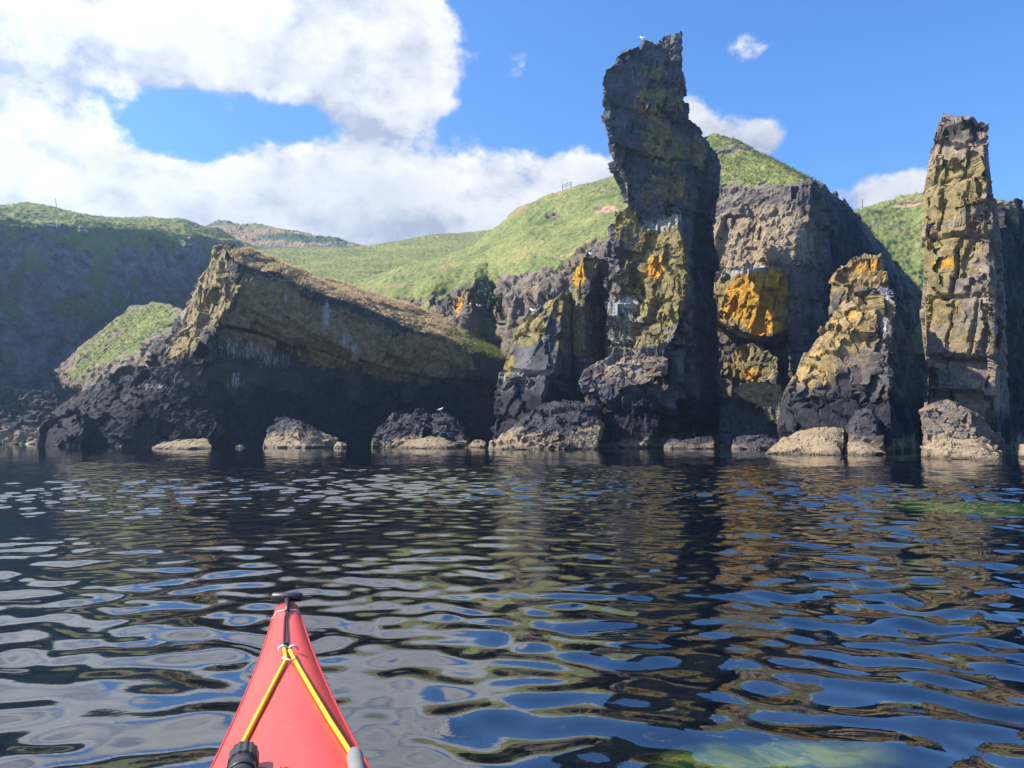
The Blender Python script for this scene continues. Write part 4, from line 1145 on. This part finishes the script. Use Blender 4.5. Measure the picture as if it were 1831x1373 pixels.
tube('bow_loop', [K(BOW - .07, -half(BOW - .07) - .004, sheer(BOW - .07) - .01), K(BOW - .085, -half(BOW - .085) * .7, deckz(BOW - .085, half(BOW - .085) * .7) + .004), K(BOW - .11, 0, deckz(BOW - .11, 0) + .005),
                  K(BOW - .085, half(BOW - .085) * .7, deckz(BOW - .085, half(BOW - .085) * .7) + .004), K(BOW - .07, half(BOW - .07) + .004, sheer(BOW - .07) - .01)], .0022, M_WCORD, kayak)
# knot
kp = D(508, 1154, .007)
tube('knot', [kp + KF * .014, kp + KF * .008, kp, kp - KF * .008, kp - KF * .013], [.004, .0085, .010, .0085, .004], M_BLACK, kayak, n=10)
# steel deck eyes
for x in (506, 524):
    c = D(x, 1163, .004)
    pts = [c + KR * (.011 * math.cos(a)) + KF * (.004 * math.cos(2 * a)) + Vector((0, 0, .012 * math.sin(a))) for a in [math.pi * k / 8 for k in range(9)]]
    tube('deck_eye', pts, .003, M_STEEL, kayak)
# yellow deck lines
tube('deck_line', [D(507, 1157, .010), D(510, 1170, .008), D(511, 1180, .006), D(480, 1240, .006), D(440, 1318, .006), D(412, 1372, .006), D(396, 1404, .006)], .0047, M_YEL, kayak, n=10)
tube('deck_line', [D(518, 1163, .010), D(523, 1172, .009), D(528, 1182, .006), D(556, 1231, .006), D(590, 1288, .006), D(622, 1338, .006), D(640, 1368, .006)], .0047, M_YEL, kayak, n=10)
tube('line_clip', [D(505, 1176, .010), D(518, 1180, .011), D(531, 1178, .010)], .0022, M_STEEL, kayak)
# dark flecks of the name on the deck, cut by the frame
for (x0, x1) in ((460, 476), (500, 505), (508, 516)):
    a, b = D(x0, 1371, .0015), D(x1, 1371, .0015)
    bm = bmesh.new()
    bm.faces.new([bm.verts.new(v) for v in (a, b, b - KF * .03, a - KF * .03)])
    me = bpy.data.meshes.new('deck_lettering')
    bm.to_mesh(me)
    bm.free()
    put('deck_lettering', me, M_CAP, kayak)

# things lashed on the foredeck, only their ends in view
e = D(436, 1352, .024)
ax = (KF * -1.0 + Vector((0, 0, -.06))).normalized()
pump = put('deck_cylinder', None, label='black cylinder with ribbed end cap lashed on the red foredeck', cat='cylinder')
tube('barrel', [e + ax * .03, e + ax * .05, e + ax * .45], [.0225, .0215, .0215], M_CAP, pump, n=24)
bm = bmesh.new()
up = ax.cross(KR).normalized()
sd = up.cross(ax).normalized()
prof = [(-.014, .010), (-.012, .020), (-.006, .0245), (.034, .0255), (.036, .022)]
NR = 56
rows = []
for (tt, rr) in prof:
    rows.append([bm.verts.new(e + ax * tt + (sd * math.cos(2 * math.pi * k / NR) + up * math.sin(2 * math.pi * k / NR)) * (rr * (1.0 if (k % 4 < 2 or rr < .021) else .94))) for k in range(NR)])
for i in range(len(rows) - 1):
    for k in range(NR):
        bm.faces.new((rows[i][k], rows[i][(k + 1) % NR], rows[i + 1][(k + 1) % NR], rows[i + 1][k]))
bm.faces.new(rows[0])
bm.faces.new(list(reversed(rows[-1])))
bmesh.ops.recalc_face_normals(bm, faces=bm.faces)
me = bpy.data.meshes.new('end_cap')
bm.to_mesh(me)
bm.free()
put('end_cap', me, M_CAP, pump)
for q in (.06, .085):
    tube('band', [e + ax * q, e + ax * (q + .012)], .0232, M_BLACK, pump, n=24)
g = D(634, 1352, .016)
shaft = put('grey_shaft', None, label='grey foam covered shaft end at the right edge of the foredeck', cat='shaft')
tube('sleeve', [g - ax * .014, g - ax * .010, g, g + ax * .2], [.006, .0125, .0145, .0150], M_GREY, shaft, n=20)
tube('inner_rod', [g + ax * .19, g + ax * .42], .011, M_BLACK, shaft, n=16)


# ------------------------------------------------------------------ gulls
M_WHITE = plain('gull_white', (0.80, 0.80, 0.79), 0.7, 0.2, .04, 30)
M_WING = plain('gull_wing', (0.36, 0.38, 0.41), 0.7, 0.2, .1, 30)
M_BEAK = plain('gull_beak', (0.75, 0.42, 0.05), 0.5, 0.3, .1, 30)


def ground_under(x, y, d_lo, d_hi):
    dg = bpy.context.evaluated_depsgraph_get()
    a = Vector((0, 0, CAMH))
    dr = (Vector(P(x, y, 50)) - a).normalized()
    hit, loc, nor, idx, ob, mt = S.ray_cast(dg, a + dr * 5, dr)
    return loc if hit else None


def gull(x, y, d, label, face=0.0, flying=False):
    g = put('gull', None, label=label, cat='gull', group='gulls on the rocks')
    sd = 1.0
    base = Vector(P(x, y, d))
    if not flying:
        dg = bpy.context.evaluated_depsgraph_get()
        hit, loc, *_ = S.ray_cast(dg, base + Vector((0, 0, 2.5)), Vector((0, 0, -1)), distance=6)
        if hit:
            base = loc
        for q in range(24):
            d2 = d - 2.2 + 0.2 * q
            h2, l2, *_ = S.ray_cast(dg, Vector((base.x, d2, base.z + 2.5)), Vector((0, 0, -1)), distance=4)
            if h2 and (l2.z - CAMH) / l2.y > (base.z - CAMH) / base.y:
                base = l2
    R = Matrix.Rotation(face, 4, 'Z')
    T = Matrix.Translation(base) @ R
    z0 = 0.0 if flying else 0.12
    pr = [(-.26, .10, .012), (-.20, .11, .03), (-.10, .12, .07), (0, .13, .095), (.09, .16, .085), (.14, .21, .055), (.17, .25, .048), (.20, .27, .045), (.225, .27, .03), (.235, .268, .01)]
    tb = tube('body', [T @ Vector((a, 0, b + z0)) for a, b, c in pr], [c for a, b, c in pr], M_WHITE, g, n=12)
    tube('beak', [T @ Vector((.23, 0, .268 + z0)), T @ Vector((.285, 0, .258 + z0))], [.014, .004], M_BEAK, g, n=6)
    for s in (-1, 1):
        bm = bmesh.new()
        if flying:
            pts = [(.08, .07, .15), (.10, .32, .25), (.02, .66, .22), (-.06, .64, .21), (-.05, .32, .23), (-.08, .07, .13)]
        else:
            pts = [(.10, .085, .20), (.02, .100, .20), (-.16, .06, .14), (-.34, .015, .11), (-.20, .06, .08), (.0, .095, .09), (.09, .09, .12)]
        up_ = [bm.verts.new(T @ Vector((a, s * b, c + z0))) for a, b, c in pts]
        dn = [bm.verts.new(T @ Vector((a, s * (b - (0 if flying else .02)), c + z0 - (.018 if flying else .006)))) for a, b, c in pts]
        n = len(pts)
        bm.faces.new(up_)
        bm.faces.new(list(reversed(dn)))
        for k in range(n):
            bm.faces.new((up_[k], up_[(k + 1) % n], dn[(k + 1) % n], dn[k]))
        bmesh.ops.recalc_face_normals(bm, faces=bm.faces)
        me = bpy.data.meshes.new('wing')
        bm.to_mesh(me)
        bm.free()
        put('wing', me, M_WING, g)
        if not flying:
            tube('leg', [T @ Vector((.0, s * .03, z0 + .06)), T @ Vector((.01, s * .03, -.03))], .008, M_BEAK, g, n=6)


gull(1146, 74, 55.6, 'white gull standing on top of the tallest sea stack', 2.6)
gull(784, 738, 58.4, 'white gull standing on the knobbly dark boulder', .4)
gull(1056, 444, 58.6, 'white gull standing at the cliff top by the upright fin', 3.0)
gull(952, 549, 58.6, 'white gull on the dark buttress near the cliff', 2.5)
gull(856, 549, 70, 'white gull flying past the orange stained cliff', 2.9, True)


# ------------------------------------------------------------------ fences on the hill
M_WOOD = plain('weathered_wood', (0.13, 0.115, 0.10), 0.85, 0.2, .3, 8, .01)
M_PALE = plain('pale_post', (0.60, 0.58, 0.53), 0.7, 0.2, .1, 8)


def post(name, p, h, r, mat, parent, lean=0.0, **kw):
    p = Vector(p)
    return tube(name, [p - Vector((0, 0, .4)), p + Vector((lean * h, 0, h * .96)), p + Vector((lean * h, 0, h))], [r, r, r * .7], mat, parent, n=6, **kw)


def drop(x, y, d):
    b = Vector(P(x, y, d))
    dg = bpy.context.evaluated_depsgraph_get()
    hit, loc, *_ = S.ray_cast(dg, Vector((b.x, b.y, 90.0)), Vector((0, 0, -1)), distance=120)
    return loc if hit else b


def hill_crest(x, d0, d1):
    """highest ground along one bearing"""
    best = None
    for i in range(40):
        d = d0 + (d1 - d0) * i / 39
        p = drop(x, 330, d)
        e = (p.z - CAMH) / p.y
        if best is None or e > best[0]:
            best = (e, p)
    return best[1]


fence = put('hill_fence', None, label='short timber fence on the green skyline left of the tallest stack', cat='fence')
fp = [hill_crest(x, 98, 110) for x in (1006, 1021)]
ps = []
for q in fp:
    post('post', q, .85, .05, M_WOOD, fence)
    ps.append(q)
mid = (fp[0] + fp[1]) / 2
post('post', mid + Vector((0, .1, 0)), 1.4, .025, M_WOOD, fence)
for hgt in (.4, .7):
    tube('rail', [ps[0] + Vector((0, -.08, hgt)), ps[1] + Vector((0, -.08, hgt))], .03, M_WOOD, fence, n=6)
for i, (x, d0, d1, hh, mt, lb) in enumerate([(104, 128, 140, 1.6, M_PALE, 'pale leaning post on the far left hilltop'), (1541, 104, 116, 1.3, M_WOOD, 'thin post on the green skyline right of the knoll')]):
    post('marker_post', hill_crest(x, d0, d1), hh, .05, mt, None, lean=-.25 if i == 0 else 0.0, label=lb, cat='post')

# ------------------------------------------------------------------ bush in the cliff gully
M_LEAF, t = newmat('bush_leaf')
rn = t.n('ShaderNodeNewGeometry').outputs['Random Per Island']
finish(t, t.mix(rn, (0.018, 0.042, 0.012), (0.06, 0.11, 0.03)), 0.6, None, 0.3)


def bush(x, y, d, rw, rh, label, seed, n=2600):
    rng = np.random.default_rng(seed)
    c = Vector(P(x, y, d))
    b = put('bush', None, label=label, cat='bush', group='bushes on the cliffs')
    for i in range(4):
        a = rng.uniform(0, 6.28)
        tip_ = c + Vector((math.cos(a) * rw * .5, math.sin(a) * rw * .4, rh * rng.uniform(.0, .4)))
        tube('stem', [c + Vector((0, 1.2, -rh * 1.1)), c + Vector((0, .4, -rh * .4)), tip_], [.07, .05, .02], M_WOOD, b, n=6)
    lobes = [(rng.normal(0, .45, 3) * np.array((rw, rw * .6, rh)), rng.uniform(.35, .6)) for _ in range(9)]
    V = []
    for i in range(n):
        ce, rr = lobes[rng.integers(9)]
        dv = rng.normal(0, 1, 3)
        dv /= np.linalg.norm(dv)
        p = np.array(c) + ce + dv * rr * rng.uniform(.55, 1.05) * np.array((rw, rw * .7, rh))
        u = rng.normal(0, 1, 3)
        u /= np.linalg.norm(u)
        v = np.cross(u, rng.normal(0, 1, 3))
        v /= np.linalg.norm(v)
        s = rng.uniform(.05, .13)
        V += [p - u * s, p + v * s * .6, p + u * s, p - v * s * .6]
    V = np.array(V)
    me = from_arrays('crown', V, np.arange(len(V)).reshape(-1, 4), smooth=False)
    put('crown', me, M_LEAF, b)


bush(877, 520, 77.0, .85, .8, 'dark green bush at the head of the cliff gully', 3)
bush(890, 540, 75.5, .8, .9, 'dark green bush lower in the cliff gully', 4)
print('triangles', TRI[0])

# ------------------------------------------------------------------ sea air
bm = bmesh.new()
bmesh.ops.create_cube(bm, size=1.0)
bmesh.ops.scale(bm, vec=(3400, 3400, 78), verts=bm.verts)
bmesh.ops.translate(bm, vec=(0, 0, 78 / 2 - 6), verts=bm.verts)
me = bpy.data.meshes.new('haze')
bm.to_mesh(me)
bm.free()
mh = bpy.data.materials.new('sea_air')
mh.use_nodes = True
t = NT(mh.node_tree)
pv = t.n('ShaderNodeVolumePrincipled', {'Color': (0.46, 0.70, 1.0, 1), 'Density': 0.00085, 'Anisotropy': 0.62})
t.n('ShaderNodeOutputMaterial', {'Volume': pv.outputs[0]})
put('haze', me, mh, kind='stuff', label='thin sea haze filling the air over the bay', cat='haze')
